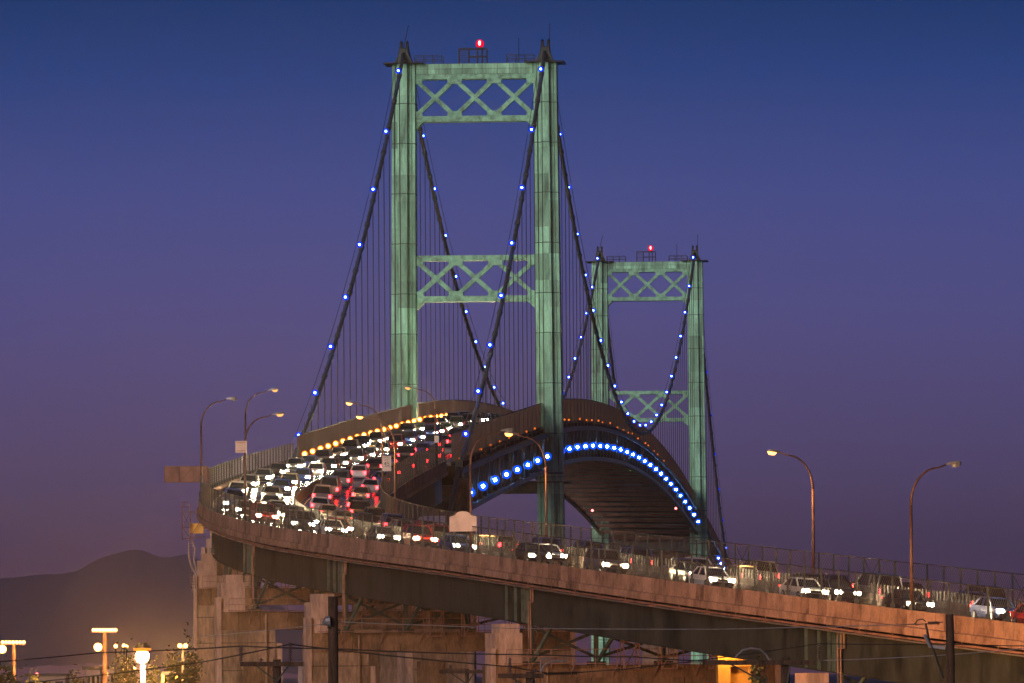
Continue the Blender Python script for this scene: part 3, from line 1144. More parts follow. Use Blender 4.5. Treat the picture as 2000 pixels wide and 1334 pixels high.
for l, nm in ((-CABLE_L, 'amber side cable'), (CABLE_L, 'blue truss side cable')):
    for i in range(8):
        small_lamp('cable_lamp', CAB_ME, CP(154 - 19.25 * (i + .5), l, 1.25), f'{ordw(i)} blue lamp down from the nearer tower on the {nm}, camera side', 'lamp', 'blue lamps along the cables')
    for i in range(24):
        if l < 0 and 11 <= i <= 16:
            continue                                      # below the deck fence, never seen
        small_lamp('cable_lamp', CAB_ME, CP(154 + 457 * (i + .57) / 24, l, 1.25), f'{ordw(i)} blue lamp on the {nm} between the towers, counted from the nearer', 'lamp', 'blue lamps along the cables')
    for i in range(8):
        if l < 0:
            continue
        small_lamp('cable_lamp', CAB_ME, CP(611 + 19.25 * (i + .5), l, 1.25), f'{ordw(i)} blue lamp down the far side of the farther tower', 'lamp', 'blue lamps along the cables')
for i in range(8):
    small_lamp('truss_lamp', TRS_ME, P(154 - 19.25 * (i + .55), CABLE_L + .55, -3.2), f'{ordw(i)} bright blue truss lamp from the nearer tower towards the viaduct', 'lamp', 'blue flood lamps on the truss')
for i in range(24):
    small_lamp('truss_lamp', TRS_ME, P(154 + 457 * (i + .98) / 24.4, CABLE_L + .55, -3.2), f'{ordw(i)} bright blue truss lamp along the main span from the nearer tower', 'lamp', 'blue flood lamps on the truss')
for i in range(5):
    small_lamp('truss_lamp', TRS_ME, P(700 + 16 * i, CABLE_L + .55, -3.2), f'{ordw(i)} blue truss lamp beyond the farther tower', 'lamp', 'blue flood lamps on the truss')
for i in range(27):
    small_lamp('fence_lamp', AMB_ME, P(4.0 + 9.2 * i, -7.85, 1.25), f'{ordw(i)} amber lamp of the row along the tall fence, counted from the viaduct', 'lamp', 'amber lamps along the fence')
ra = random.Random(5)
for i in range(26):
    small_lamp('fence_lamp', AMS_ME, P(S_T1 + 8 + 17.0 * i + ra.uniform(-5, 5), 8.5, .5 + ra.uniform(-.1, .15)), f'{ordw(i)} small amber lamp at the foot of the main span fence', 'lamp', 'small amber lamps at the fence foot')
for i in range(9):
    small_lamp('fence_lamp', AMS_ME, P(8 + 16 * i, 8.5, .5), f'{ordw(i)} small amber lamp at the foot of the near span fence', 'lamp', 'small amber lamps at the fence foot')
for (px, py, Y, m_, lab) in ((1157, 997, 1290, RED_BULB, 'small red navigation light under the far edge of the main span'), (1320, 993, 1270, RED_BULB, 'small red navigation light under the middle of the main span'),
                             (1231, 917, 1165, GREEN_BULB, 'small green navigation light under the crown of the main span')):
    c = at(px, py, Y)
    o = empty('navigation_light', c, lab, 'lamp')
    MB().ball(c, .2, 8, 6).build('bulb', m_, o, smooth=True)
    MB().tube([c + Vector((0, .2, .2)), c + Vector((0, .2, 2.2))], .06, 5).build('stem', DARK, o)

# ------------------------------------------------------------------ street lamps
def street_lamp(s, side, label, lit, height=8.9, reach=2.9):
    base = Pv(s, side * ((HW if side < 0 else HWR) + .15), .70)
    pr = heading(s)
    lat = Vector((math.cos(pr), -math.sin(pr), 0)) * -side
    o = empty('street_lamp', base, label, 'street lamp', 'street lamps along the viaduct')
    hs = height * .72
    MB().tube([base, base + Vector((0, 0, .45))], [.24, .2], 8).build('pole_base', DARK, o)
    pts = [base + Vector((0, 0, .4)), base + Vector((0, 0, hs * .5)), base + Vector((0, 0, hs))]
    MB().tube(pts, [.125, .105, .09], 8).build('pole', POLE, o, smooth=True)
    arc = [base + Vector((0, 0, hs - .05))]
    rr, rz = reach * .62, height - hs - .28
    for k in range(1, 9):
        a = (math.pi / 2) * k / 8
        arc.append(base + Vector((0, 0, hs)) + lat * (rr * (1 - math.cos(a))) + Vector((0, 0, rz * math.sin(a))))
    arc.append(base + lat * (reach - .55) + Vector((0, 0, height - .08)))
    n_ = len(arc)
    MB().tube(arc, [.088 - .04 * k / n_ for k in range(n_)], 8).build('arm', POLE, o, smooth=True)
    hp = base + lat * (reach - .6) + Vector((0, 0, height - .08))
    u = (lat + Vector((0, 0, .12))).normalized()
    sdv = u.cross(Vector((0, 0, 1))).normalized()
    up = sdv.cross(u)
    rings = []
    for t, w_, hh in ((0, .07, .06), (.25, .13, .10), (.55, .19, .13), (.85, .17, .11), (1.0, .06, .05)):
        c = hp + u * t
        rings.append([c - sdv * w_ - up * hh * .4, c + sdv * w_ - up * hh * .4, c + sdv * w_ * .8 + up * hh, c - sdv * w_ * .8 + up * hh])
    hd = MB().loft(rings).build('lamp_head', HEADM, o)
    lm = MB()
    r2 = []
    for t, w_, d_ in ((.38, .12, .04), (.52, .20, .19), (.80, .20, .19), (.96, .10, .04)):
        c = hp + u * t - up * .05
        r2.append([c - sdv * w_ - up * d_, c + sdv * w_ - up * d_, c + sdv * w_ * 1.05, c - sdv * w_ * 1.05])
    lm.loft(r2)
    lm.build('lens', lit if lit else HEADM, hd)
    if lit is SOD_BULB:
        sl = bpy.data.lights.new('street_light', 'SPOT')
        sl.energy = 8000.0
        sl.color = (1.0, .45, .12)
        sl.spot_size = R(150)
        sl.spot_blend = .6
        sl.shadow_soft_size = .15
        so = bpy.data.objects.new('street_light', sl)
        col.objects.link(so)
        so.parent = o
        so.location = hp + u * .65 - up * .25 - base
    return o, base, lat


LM = {}
LM['A'] = street_lamp(-341.5, -1, 'tall unlit street lamp on the near parapet, farthest down the ramp', None)
LM['B'] = street_lamp(-279.5, 1, 'lit orange street lamp on the far parapet, alone against the sky', SOD_BULB, 9.3)
LM['C'] = street_lamp(-251.0, -1, 'street lamp on the near parapet carrying the arched sign', None)
LM['D'] = street_lamp(-212.0, 1, 'lit street lamp on the inner parapet, beside the nearer tower leg', SOD_BULB, 9.4)
LM['E'] = street_lamp(-171.0, -1, 'street lamp on the bend with a square sign back on its pole', SOD_DIM)
LM['F'] = street_lamp(-112.0, -1, 'unlit street lamp above the rusty panel at the outer bend', None)
LM['G'] = street_lamp(-52.0, -1, 'warming street lamp past the bend, in line with the square sign', SOD_DIM, 8.5)
LM['H'] = street_lamp(-141.0, 1, 'lit orange street lamp over the red tail lights inside the bend', SOD_BULB, 9.5, 3.0)
LM['I'] = street_lamp(-101.0, 1, 'lit orange street lamp whose pole carries the speed limit sign', SOD_BULB, 9.5, 3.0)
LM['J'] = street_lamp(-18.0, 1, 'warming street lamp in front of the nearer tower leg', SOD_DIM, 8.2, 2.8)

# ------------------------------------------------------------------ signs
def flat_sign(name, key, poly, z0, off, label, mt, back=True, post_gap=.12):
    """a sign plate bolted to the camera side of a lamp pole; poly is (x, z) in metres about the pole"""
    base = LM[key][1]
    o = empty(name, base + Vector((0, -.13, z0)), label, 'sign')
    m = MB().prism(poly, -post_gap - .03, -post_gap, 1)
    pl = m.build('sign_plate', mt, o, local=True)
    return o, pl


def text(word, size, loc, parent, mt, name='lettering'):
    cu = bpy.data.curves.new(name, 'FONT')
    cu.body = word
    cu.size = size
    cu.align_x = 'CENTER'
    cu.extrude = .004
    ob = bpy.data.objects.new(name, cu)
    col.objects.link(ob)
    dg = bpy.context.evaluated_depsgraph_get()
    me = bpy.data.meshes.new_from_object(ob.evaluated_get(dg))
    bpy.data.objects.remove(ob)
    me.materials.clear()
    me.materials.append(mt)
    t = bpy.data.objects.new(name, me)
    col.objects.link(t)
    t.parent = parent
    t.location = loc
    t.rotation_euler = (R(90), 0, 0)
    return t


# arched sign back on lamp C
W2 = .98
poly = [(-W2 - .55, 0), (W2 - .55, 0), (W2 - .55, 1.05)]
poly += [(W2 - .55 - .25, 1.12)] + [(-.55 + .55 * math.cos(a), 1.18 + .28 * math.sin(a)) for a in [math.pi * k / 8 for k in range(9)]] + [(-W2 - .55 + .25, 1.12), (-W2 - .55, 1.05)]
o, pl = flat_sign('road_sign', 'C', poly, 1.55, 0, 'pale sign back with an arched top fixed low on a lamp pole', SIGNB)
for z_ in (.28, .82):
    MB().box(-W2 - .45, W2 - .65, -.19, -.155, z_ - .05, z_ + .05).build('stiffening_rail', SIGNB, o, local=True)
MB().box(-.58, -.52, -.19, -.155, .1, 1.05).build('stiffening_rail', SIGNB, o, local=True)
poly = [(-.78, 0), (.18, 0), (.18, .96), (-.78, .96)]
o, pl = flat_sign('road_sign', 'E', poly, 6.0 - .35, 0, 'square pale sign back high on the lamp pole at the bend', SIGNB)
MB().box(-.7, .1, -.18, -.155, .80, .86).build('stiffening_rail', SIGNBR, o, local=True)
MB().box(-.7, .1, -.18, -.155, .12, .18).build('stiffening_rail', SIGNBR, o, local=True)
poly = [(-.02, .45), (.80, .45), (.80, 1.42), (-.02, 1.42)]
o, pl = flat_sign('speed_limit_sign', 'I', poly, 3.1, 0, 'white speed limit 45 sign on a lamp pole inside the bend', SIGNW)
text('SPEED', .24, (.39, -.156, 1.20), o, BLACK)
text('LIMIT', .24, (.39, -.156, .98), o, BLACK)
text('45', .56, (.39, -.156, .51), o, BLACK)
MB().prism([(-.02, .02), (.80, .02), (.80, .42), (-.02, .42)], -.15, -.12, 1).build('lower_plate', SIGNW, o, local=True)
o, pl = flat_sign('marker_sign', 'J', [(-.12, 1.8), (.34, 1.8), (.34, 2.5), (-.12, 2.5)], .6, 0, 'small pale sign on the lamp pole before the nearer tower', SIGNW)
# brown panel reaching out over the outer bend
s = -108.0
pa = Pv(s, -HW - .5, 0)
o = empty('gantry_panel', Vector((pa.x, pa.y, Pv(s, -HW - .5, 2.0).z)), 'rusty rectangular sign panel back reaching out past the outer bend', 'sign')
B0 = at(402, 942, pa.y)
for i in range(3):
    x0, x1 = at(317 + 28.5 * i, 0, pa.y).x, at(317 + 28.5 * (i + 1), 0, pa.y).x
    m = MB().box(x0 + .01, x1 - .01, pa.y - .06, pa.y, B0.z, B0.z + 1.48)
    m.build('panel', SIGNBR, o)
m = MB()
xa, xb = at(317, 0, pa.y).x, at(402, 0, pa.y).x
for z_ in (.02, 1.46):
    m.beam((xa, pa.y - .1, B0.z + z_), (xb, pa.y - .1, B0.z + z_), .08, .07)
for i in range(4):
    x = xa + (xb - xa) * i / 3
    m.beam((x, pa.y - .1, B0.z), (x, pa.y - .1, B0.z + 1.48), .08, .08)
for i in range(3):
    m.beam((xa + (xb - xa) * i / 3, pa.y - .1, B0.z + .05), (xa + (xb - xa) * (i + 1) / 3, pa.y - .1, B0.z + 1.4), .04, .04)
m.build('frame', POLE, o)
MB().beam((xb, pa.y, B0.z - 3.0), (xb, pa.y, B0.z + 1.3), .18, .18).build('post', POLE, o)

# access cage hung off the outer bend
cy = 650.0
A, B = at(357, 980, cy), at(372, 1060, cy)
o = empty('access_cage', at(378, 1150, cy), 'steel access cage with ladder hanging off the outer bend, holding a lit orange tank', 'access cage')


def q_(px, py, dy=0.0):
    return at(px, py, cy + dy)


m = MB()
for dy in (0, 1.3):
    m.beam(q_(356, 980, dy), q_(356, 1054, dy), .10, .10).beam(q_(372, 998, dy), q_(372, 1054, dy), .10, .10)
    m.beam(q_(356, 980, dy), q_(366, 981, dy), .08, .08).beam(q_(366, 981, dy), q_(372, 998, dy), .06, .06)
    for py in (990, 1000, 1030, 1052):
        m.beam(q_(356, py, dy), q_(372, py, dy), .07, .07)
    m.beam(q_(356, 1000, dy), q_(372, 1030, dy), .05, .05).beam(q_(356, 1030, dy), q_(372, 1000, dy), .05, .05)
    m.beam(q_(356, 1030, dy), q_(372, 1052, dy), .05, .05)
    m.beam(q_(372, 1000, dy), q_(402, 1000, dy), .10, .10).beam(q_(356, 1053, dy), q_(402, 1048, dy), .10, .10)
    m.beam(q_(376, 1042, dy), q_(398, 1008, dy), .06, .06)
m.build('cage_frame', POLE, o)
m = MB()
for px in (370, 378):
    m.beam(q_(px, 1054), q_(px + 4, 1150), .07, .07)
for k in range(16):
    m.beam(q_(370 + k * .27, 1058 + 6 * k), q_(378 + k * .27, 1058 + 6 * k), .045, .045)
m.build('ladder', POLE, o)
m = MB().tube([q_(369, 1060), q_(368, 1085), q_(373, 1105), q_(384, 1124)], .06, 6).tube([q_(376, 1058), q_(381, 1075), q_(378, 1095), q_(386, 1122)], .05, 6)
m.build('hose', SIGNB, o)
c0, c1 = q_(370, 1042, .3), q_(397, 1022, .3)
o2 = MB().box(c0.x, c1.x, c0.y, c0.y + .9, c0.z, c1.z)
tag(o2.build('equipment_tank', YELLOWW), 'orange box tank standing in the access cage at the outer bend', 'tank')

# ------------------------------------------------------------------ traffic
def car_protos(kind):
    spec = {'sedan': dict(L=4.6, W=.90, belt=.92, hood=.86, trunk=.98, roof=1.44, c=(-1.75, 1.15), r=(-1.0, .25)),
            'suv': dict(L=4.8, W=.96, belt=1.10, hood=1.06, trunk=1.12, roof=1.76, c=(-2.2, 1.10), r=(-1.95, .35)),
            'van': dict(L=5.1, W=.98, belt=1.15, hood=1.05, trunk=1.2, roof=1.95, c=(-2.4, 1.75), r=(-2.3, .95)),
            'pickup': dict(L=5.5, W=.98, belt=1.12, hood=1.08, trunk=1.08, roof=1.82, c=(-.65, 1.35), r=(-.5, .55))}[kind]
    L, W = spec['L'] / 2, spec['W']
    st = [(-L, .45, .70, .90), (-L + .10, .30, spec['trunk'] - .05, .97), (-L + .5, .24, spec['trunk'], 1.0), (spec['c'][0] + .3, .22, spec['belt'], 1.0),
          (0, .22, spec['belt'], 1.0), (spec['c'][1], .22, spec['belt'], 1.0), (L - .75, .24, spec['hood'], .98), (L - .15, .30, spec['hood'] - .16, .93), (L, .42, .62, .82)]
    rings = []
    for y, z0, z1, k in st:
        w_ = W * k
        zm = z0 + (z1 - z0) * .55
        rings.append([(-w_ * .92, y, z0), (w_ * .92, y, z0), (w_, y, zm), (w_ * .96, y, z1 - .04), (w_ * .86, y, z1), (-w_ * .86, y, z1), (-w_ * .96, y, z1 - .04), (-w_, y, zm)])
    body = MB().loft(rings)
    zr, bz = spec['roof'], spec['belt'] - .02
    c0, c1 = spec['c']
    r0, r1 = spec['r']
    wb, wr = W * .88, W * .70
    cabin = MB().loft([[(-wb, c0, bz), (wb, c0, bz), (wb, c1, bz), (-wb, c1, bz)], [(-wr, r0, zr - .03), (wr, r0, zr - .03), (wr, r1, zr - .03), (-wr, r1, zr - .03)]])
    roof = MB()
    roof.loft([[(-wr - .02, r0 - .04, zr - .05), (wr + .02, r0 - .04, zr - .05), (wr + .02, r1 + .04, zr - .05), (-wr - .02, r1 + .04, zr - .05)],
               [(-wr + .08, r0 + .08, zr + .03), (wr - .08, r0 + .08, zr + .03), (wr - .08, r1 - .08, zr + .03), (-wr + .08, r1 - .08, zr + .03)]])
    for sx in (-1, 1):
        roof.beam((sx * wb, c1, bz), (sx * wr, r1, zr - .03), .09, .07)
        roof.beam((sx * wb, c0, bz), (sx * wr, r0, zr - .03), .12, .09)
        ym = (r0 + r1) / 2
        roof.beam((sx * (wb + .005), ym, bz), (sx * (wr + .01), ym, zr - .03), .06, .09)
    whl = MB().tube([(-.11, 0, 0), (-.09, 0, 0), (.09, 0, 0), (.11, 0, 0)], [.27, .33, .33, .27], 14)
    rim = MB().tube([(-.125, 0, 0), (.125, 0, 0)], .19, 10)
    zh = .80 if kind != 'sedan' else .72
    head = MB().loft([[(-.20, -.06, -.10), (.20, -.06, -.10), (.20, -.06, .10), (-.20, -.06, .10)], [(-.18, .06, -.09), (.16, .06, -.09), (.16, .06, .08), (-.18, .06, .09)]])
    tail = MB().box(-.11, .11, -.05, .05, -.14, .14)
    bump = MB().box(-W * .84, W * .84, L - .10, L + .05, .34, .56)
    grille = MB().box(-W * .42, W * .42, L - .08, L + .02, .60, .60 + .14)
    plate = MB().box(-.15, .15, -L - .03, -L + .05, .62, .77)
    mir = MB().box(-W - .17, -W - .0, c1 - .35, c1 - .22, bz, bz + .14).box(W + .0, W + .17, c1 - .35, c1 - .22, bz, bz + .14)
    return dict(spec=spec, L=L, W=W, zh=zh, body=body, cabin=cabin, roof=roof, wheel=whl, rim=rim, head=head, tail=tail, bump=bump, grille=grille, plate=plate, mir=mir)


CARC = {'white': (.62, .62, .60), 'silver': (.38, .39, .40), 'black': (.012, .012, .014), 'grey': (.12, .12, .125), 'red': (.30, .02, .02), 'blue': (.03, .06, .20), 'tan': (.32, .25, .17)}
CARM = {k: mat('car_paint_' + k, v, .3, metal=.2, var=.06, scale=2.0, spec=.5) for k, v in CARC.items()}
GLASS = mat('car_glass', (.012, .014, .016), .08, var=.1, scale=2.0, spec=.6)
TYRE = mat('tyre_rubber', (.02, .02, .02), .85, var=.2, scale=4)
RIM = mat('wheel_rim', (.30, .30, .30), .35, metal=.8, var=.1, scale=4)
OFFLENS = mat('unlit_lens', (.30, .28, .27), .15, var=.1, scale=4)
KINDS = {}
for k in ('sedan', 'suv', 'van', 'pickup'):
    pr = car_protos(k)
    pr['me'] = {'windows': pr['cabin'].mesh('windows', GLASS), 'wheel': pr['wheel'].mesh('wheel', TYRE), 'rim': pr['rim'].mesh('rim', RIM), 'headlight': pr['head'].mesh('headlight', HEADL),
                'headlight_off': pr['head'].mesh('headlight', OFFLENS), 'taillight': pr['tail'].mesh('taillight', TAILL), 'bumper': pr['bump'].mesh('bumper', BLACK), 'grille': pr['grille'].mesh('grille', BLACK),
                'plate': pr['plate'].mesh('number_plate', PAINTW)}
    for c in CARC:
        pr['me']['body_' + c] = pr['body'].mesh('body', CARM[c], smooth=False)
        pr['me']['roof_' + c] = pr['roof'].mesh('roof', CARM[c])
        pr['me']['mirror_' + c] = pr['mir'].mesh('mirrors', CARM[c])
    KINDS[k] = pr


def make_car(kind, colour, s, l, oncoming, label, group, detail):
    pr = KINDS[kind]
    me = pr['me']
    y = (P(s + 1, l) - P(s - 1, l)).normalized()
    x = (P(s, l + 1) - P(s, l - 1)).normalized()
    if oncoming:
        y, x = -y, -x
    z = x.cross(y).normalized()
    x = y.cross(z)
    Mr = Matrix((x, y, z)).transposed().to_4x4()
    o = bpy.data.objects.new('car' if kind in ('sedan', 'suv') else ('van' if kind == 'van' else 'pickup_truck'), None)
    o.empty_display_size = .5
    col.objects.link(o)
    o.matrix_world = Matrix.Translation(P(s, l, .012)) @ Mr
    tag(o, label, {'sedan': 'car', 'suv': 'car', 'van': 'van', 'pickup': 'pickup truck'}[kind], group)
    b = piece('body', me['body_' + colour], o)
    piece('windows', me['windows'], o)
    piece('roof', me['roof_' + colour], o)
    L, W, zh = pr['L'], pr['W'], pr['zh']
    if oncoming or detail > 1:
        for sx in (-1, 1):
            piece('headlight', me['headlight'] if oncoming else me['headlight_off'], o, (sx * (W - .24), L - .055, zh - .02))
    if not oncoming or detail > 1:
        for sx in (-1, 1):
            piece('taillight', me['taillight'], o, (sx * (W - .20), -L + .03, zh + .04))
    if detail:
        piece('bumper', me['bumper'], o)
        if oncoming:
            piece('grille', me['grille'], o)
        else:
            piece('number_plate', me['plate'], o)
    if detail > 1:
        for sx in (-1, 1):
            for sy in (-.6, .62):
                wh = piece('wheel', me['wheel'], o, (sx * (W - .10), sy * L, .33))
                piece('rim', me['rim'], wh)
    return o


LANES = [(-5.75, True, 'outer oncoming lane', 13.0, 19.0, -374, 225), (-2.35, True, 'inner oncoming lane', 13.0, 19.0, -371, 225),
         (2.35, False, 'inner uphill lane', 14.0, 22.0, -352, 200), (5.6, False, 'outer uphill lane', 14.0, 22.0, -346, 110)]
rc = random.Random(21)
for l, onc, lane, g0, g1, sa, sb in LANES:
    s = sa
    i = 0
    while s < sb:
        kind = rc.choices(['sedan', 'suv', 'van', 'pickup'], [7, 3, .5, .6])[0]
        colour = rc.choices(list(CARC), [.8, 1, 5, 5, .8, 2.5, .5])[0]
        word = {'sedan': 'sedan', 'suv': 'tall estate car', 'van': 'van', 'pickup': 'pickup'}[kind]
        lights = 'bright headlights' if onc else 'red tail lights'
        make_car(kind, colour, s, l + rc.uniform(-.18, .18), onc, f'{colour} {word} with {lights}, {ordw(i)} uphill in the {lane}', 'cars with ' + lights, 2 if s < -200 else (1 if s < -60 else 0))
        s += rc.uniform(g0, g1) * (1.0 if s > -205 else ({-5.75: 1.25, -2.35: 2.0}.get(l, .8)))
        i += 1

# ------------------------------------------------------------------ timber utility poles and lines
def utility_pole(px, py_top, Y, label, r=.17, arms=(), kind='plain', brace=True):
    top = at(px, py_top, Y)
    gz = ground_z(Y) - .3
    base = Vector((top.x, top.y, gz))
    o = empty('utility_pole', base, label, 'utility pole', 'timber utility poles')
    n = 9
    MB().tube([base + (top - base) * (k / n) + Vector((random.uniform(-.012, .012), random.uniform(-.012, .012), 0)) for k in range(n + 1)], [r * (1.35 - .35 * k / n) for k in range(n + 1)], 12).build('pole_shaft', WOOD, o, smooth=True)
    for (x0, x1, py, ins) in arms:
        a, b = at(x0, py, Y - .25), at(x1, py, Y - .25)
        arm = MB().beam(a, b, .13, .16).build('crossarm', WOOD, o)
        if brace:
            c = Vector((top.x, Y - .2, a.z - (b.x - a.x) * .28))
            for e in (.22, .78):
                MB().beam(a + (b - a) * e, c, .04, .05).build('arm_brace', DARK, o)
        for (ix, hgt) in ins:
            p = at(ix, py, Y - .25)
            m = MB()
            m.tube([p, p + Vector((0, 0, hgt))], .025, 6)
            k = .12
            while k < hgt - .03:
                m.tube([p + Vector((0, 0, k)), p + Vector((0, 0, k + .02)), p + Vector((0, 0, k + .05))], [.03, .085, .03], 8)
                k += .07
            m.build('insulator', INSUL, arm)
    return o, top


utility_pole(650, 1165, 250, 'stout dark timber pole rising in front of the concrete piers, without crossarm', .165)
utility_pole(1855, 1200, 250, 'timber pole with side insulators by the low end of the viaduct', .14)
utility_pole(541, 1288, 250, 'short pole with a crossarm and two tall insulators below the bend', .14, [(469, 593, 1297, ((471, .62), (567, .72), (510, .2)))])
utility_pole(912, 1306, 330, 'slim pole with a thin crossarm in front of the grey anchorage', .09, [(858, 946, 1312, ((880, .32), (935, .12)))])
utility_pole(1036, 1312, 250, 'pole with a thick crossarm and curved pipes under the dark girder', .15, [(972, 1062, 1320, ((996, .62), (1045, .25)))])
utility_pole(1534, 1284, 250, 'pole with a long crossarm and insulator strings beside the yellow lit block', .15, [(1372, 1592, 1294, ((1600, .62), (1506, .15)))])

# fittings on the poles
Y = 250
o = empty('pole_transformer', at(641, 1246, Y), 'small grey cylindrical fitting on the stout timber pole', 'fitting')
MB().tube([at(630, 1218, Y - .3), at(637, 1214, Y - .3), at(645, 1213, Y - .3)], [.05, .17, .19], 10).build('housing', GREYM, o)
MB().beam(at(640, 1225, Y - .2), at(652, 1230, Y - .1), .05, .05).build('bracket', DARK, o)
o = empty('insulator_string', at(1815, 1219, Y), 'ribbed insulator string tied to the timber pole by the low end', 'insulator')
m = MB()
for k in range(9):
    p = at(1812 + 2.5 * k, 1217 - .05 * k, Y - .1)
    m.tube([p, p + Vector((.02, 0, 0)), p + Vector((.045, 0, 0))], [.03, .075, .03], 8)
m.tube([at(1788, 1220, Y - .1), at(1842, 1215, Y - .1)], .02, 6)
m.build('insulator_disc', INSUL, o)
MB().tube([at(1786, 1219, Y - .1), at(1792, 1211, Y - .1), at(1802, 1209, Y - .1), at(1808, 1214, Y - .1)], .02, 6).build('jumper_wire', DARK, o)
o = empty('cutout_switch', at(1815, 1262, Y), 'grey fuse switch on a bracket beside the timber pole by the low end', 'fuse switch')
MB().tube([at(1805, 1239, Y - .1), at(1816, 1262, Y - .1)], .055, 8).build('fuse_tube', GREYM, o)
MB().beam(at(1814, 1262, Y - .1), at(1846, 1266, Y - .1), .06, .09).build('bracket', GREYM, o)
MB().tube([at(1808, 1218, Y - .1), at(1814, 1250, Y - .1), at(1824, 1272, Y - .1), at(1842, 1325, Y - .1)], .045, 6).build('cable', DARK, o)
o = empty('insulator_string', at(1440, 1294, Y), 'pair of dark insulator strings strung left of the long crossarm', 'insulator')
m = MB()
for k in range(14):
    p = at(1432 + 4.6 * k, 1293.5 - .05 * k, Y - .2)
    if k not in (6, 7):
        m.tube([p, p + Vector((.03, 0, 0)), p + Vector((.06, 0, 0))], [.03, .085, .03], 8)
m.tube([at(1424, 1294, Y - .2), at(1506, 1291, Y - .2)], .022, 6)
m.build('insulator_disc', BLACK, o)
MB().tube([at(1436, 1284, Y - .2), at(1450, 1270, Y - .2), at(1466, 1266, Y - .2), at(1484, 1268, Y - .2), at(1496, 1278, Y - .2), at(1503, 1290, Y - .2)], .035, 6).build('jumper_pipe', GREYM, o)
o = empty('insulator_string', at(1065, 1312, Y), 'dark insulator string with curved grey pipes beside the thick crossarm', 'insulator')
m = MB()
for k in range(16):
    p = at(1066 + 3.9 * k, 1316 - .1 * k, Y - .2)
    m.tube([p, p + Vector((.025, 0, 0)), p + Vector((.05, 0, 0))], [.03, .08, .03], 8)
m.tube([at(1062, 1316, Y - .2), at(1140, 1313, Y - .2)], .022, 6)
m.build('insulator_disc', BLACK, o)
MB().tube([at(1056, 1314, Y - .2), at(1062, 1300, Y - .2), at(1078, 1291, Y - .2), at(1104, 1291, Y - .2), at(1105, 1284, Y - .2)], .035, 6).build('jumper_pipe', GREYM, o)
MB().tube([at(1056, 1312, Y - .2), at(1056, 1288, Y - .2), at(1074, 1285, Y - .2)], .03, 6).build('jumper_pipe', GREYM, o)


def wire(pts, Y, r, label, mt, sag=1.0):
    m = MB()
    P3 = []
    for (a, b) in zip(pts, pts[1:]):
        n = 10
        for k in range(n):
            t = k / n
            q = at(a[0] + (b[0] - a[0]) * t, a[1] + (b[1] - a[1]) * t + sag * 4 * t * (1 - t) * (abs(b[0] - a[0]) / 200.0), Y)
            P3.append(q)
    P3.append(at(*pts[-1], Y))
    m.tube(P3, r, 5)
    tag(m.build('overhead_wire', mt, smooth=True), label, 'wire', 'overhead wires')


wire([(-120, 1301), (190, 1275), (471, 1262), (650, 1267), (1040, 1279), (1240, 1283), (1432, 1294)], 250, .022, 'dark overhead wire over the first insulator of the short crossarm pole', BLACK)
wire([(-120, 1352), (80, 1331), (390, 1294), (567, 1258), (700, 1274), (996, 1302), (1066, 1314)], 250, .022, 'dark overhead wire rising to the taller insulator then dipping past the piers', BLACK)
wire([(650, 1214), (1000, 1227), (1400, 1229), (1790, 1219)], 250.2, .016, 'thin pale overhead wire running level across the dark girder', GREYM, .3)
wire([(390, 1243), (500, 1233), (632, 1219)], 250, .014, 'thin overhead wire running up to the stout timber pole', GREYM)
wire([(1130, 1313), (1240, 1305), (1600, 1257), (1850, 1258), (2080, 1262)], 250, .018, 'overhead wire climbing across the girder to the long crossarm', BLACK)
wire([(1600, 1290), (1850, 1279), (2080, 1258)], 250, .016, 'overhead wire passing behind the timber pole by the low end', GREYM)

# ------------------------------------------------------------------ port lights in the lower corner
def flood_mast(px0, px1, py, ppx, Y, label, n=8, extra=None):
    a, b = at(px0, py, Y), at(px1, py, Y)
    t = at(ppx, py + 1, Y)
    base = Vector((t.x, t.y + .3, ground_z(Y)))
    o = empty('flood_light_mast', base, label, 'flood light', 'port flood light masts')
    MB().tube([base, Vector((t.x, t.y + .3, t.z))], [.20, .12], 8).build('mast', POLE, o)
    MB().beam(a, b, .12, .14).build('light_bar', POLE, o)
    for i in range(n):
        c = a + (b - a) * (i + .5) / n + Vector((0, -.12, .08))
        MB().ball(c, .095, 8, 6).build('flood_lamp', YARD_BULB, o, smooth=True)
    if extra:
        c = at(*extra, Y) + Vector((0, -.3, 0))
        MB().ball(c, .24, 10, 7).build('flood_lamp', YARD_BULB, o, smooth=True)
    return o


flood_mast(180, 229, 1233, 204, 420, 'flood light mast with a lit bar of eight lamps, beside the brightest lamp', 8, (192, 1264))
flood_mast(2, 50, 1257, 26, 420, 'flood light mast at the picture edge with a crowded lit bar', 7, (5, 1268))
c = at(278, 1282, 400)
o = empty('yard_lamp', Vector((c.x, c.y + .5, ground_z(400))), 'brightest orange yard lamp, lowest and largest of the port lights', 'yard lamp')
MB().tube([Vector((c.x, c.y + .6, ground_z(400))), Vector((c.x, c.y + .6, c.z - .5))], [.2, .12], 8).build('mast', HEADM, o)
MB().tube([c + Vector((0, 0, .75)), c + Vector((0, 0, .45))], [.25, .5], 14).build('lamp_housing', DARK, o)
MB().tube([c + Vector((0, 0, .45)), c + Vector((0, 0, .30)), c + Vector((0, 0, .24))], [.50, .46, .30], 18).build('halo_dish', YARD_HALO, o)
MB().beam(c + Vector((0, .6, -.6)), c + Vector((0, .6, .6)), .1, .1).build('bracket', DARK, o)
MB().beam(c + Vector((0, .62, .6)), c + Vector((0, 0, .6)), .08, .08).build('bracket', DARK, o)
MB().ball(c, .34, 14, 9).build('bulb', YARD_SUN, o, smooth=True)
c = at(357, 1263, 420)
o = empty('yard_lamp', Vector((c.x, c.y, ground_z(420))), 'small twin-headed orange yard lamp between the dark trees', 'yard lamp')
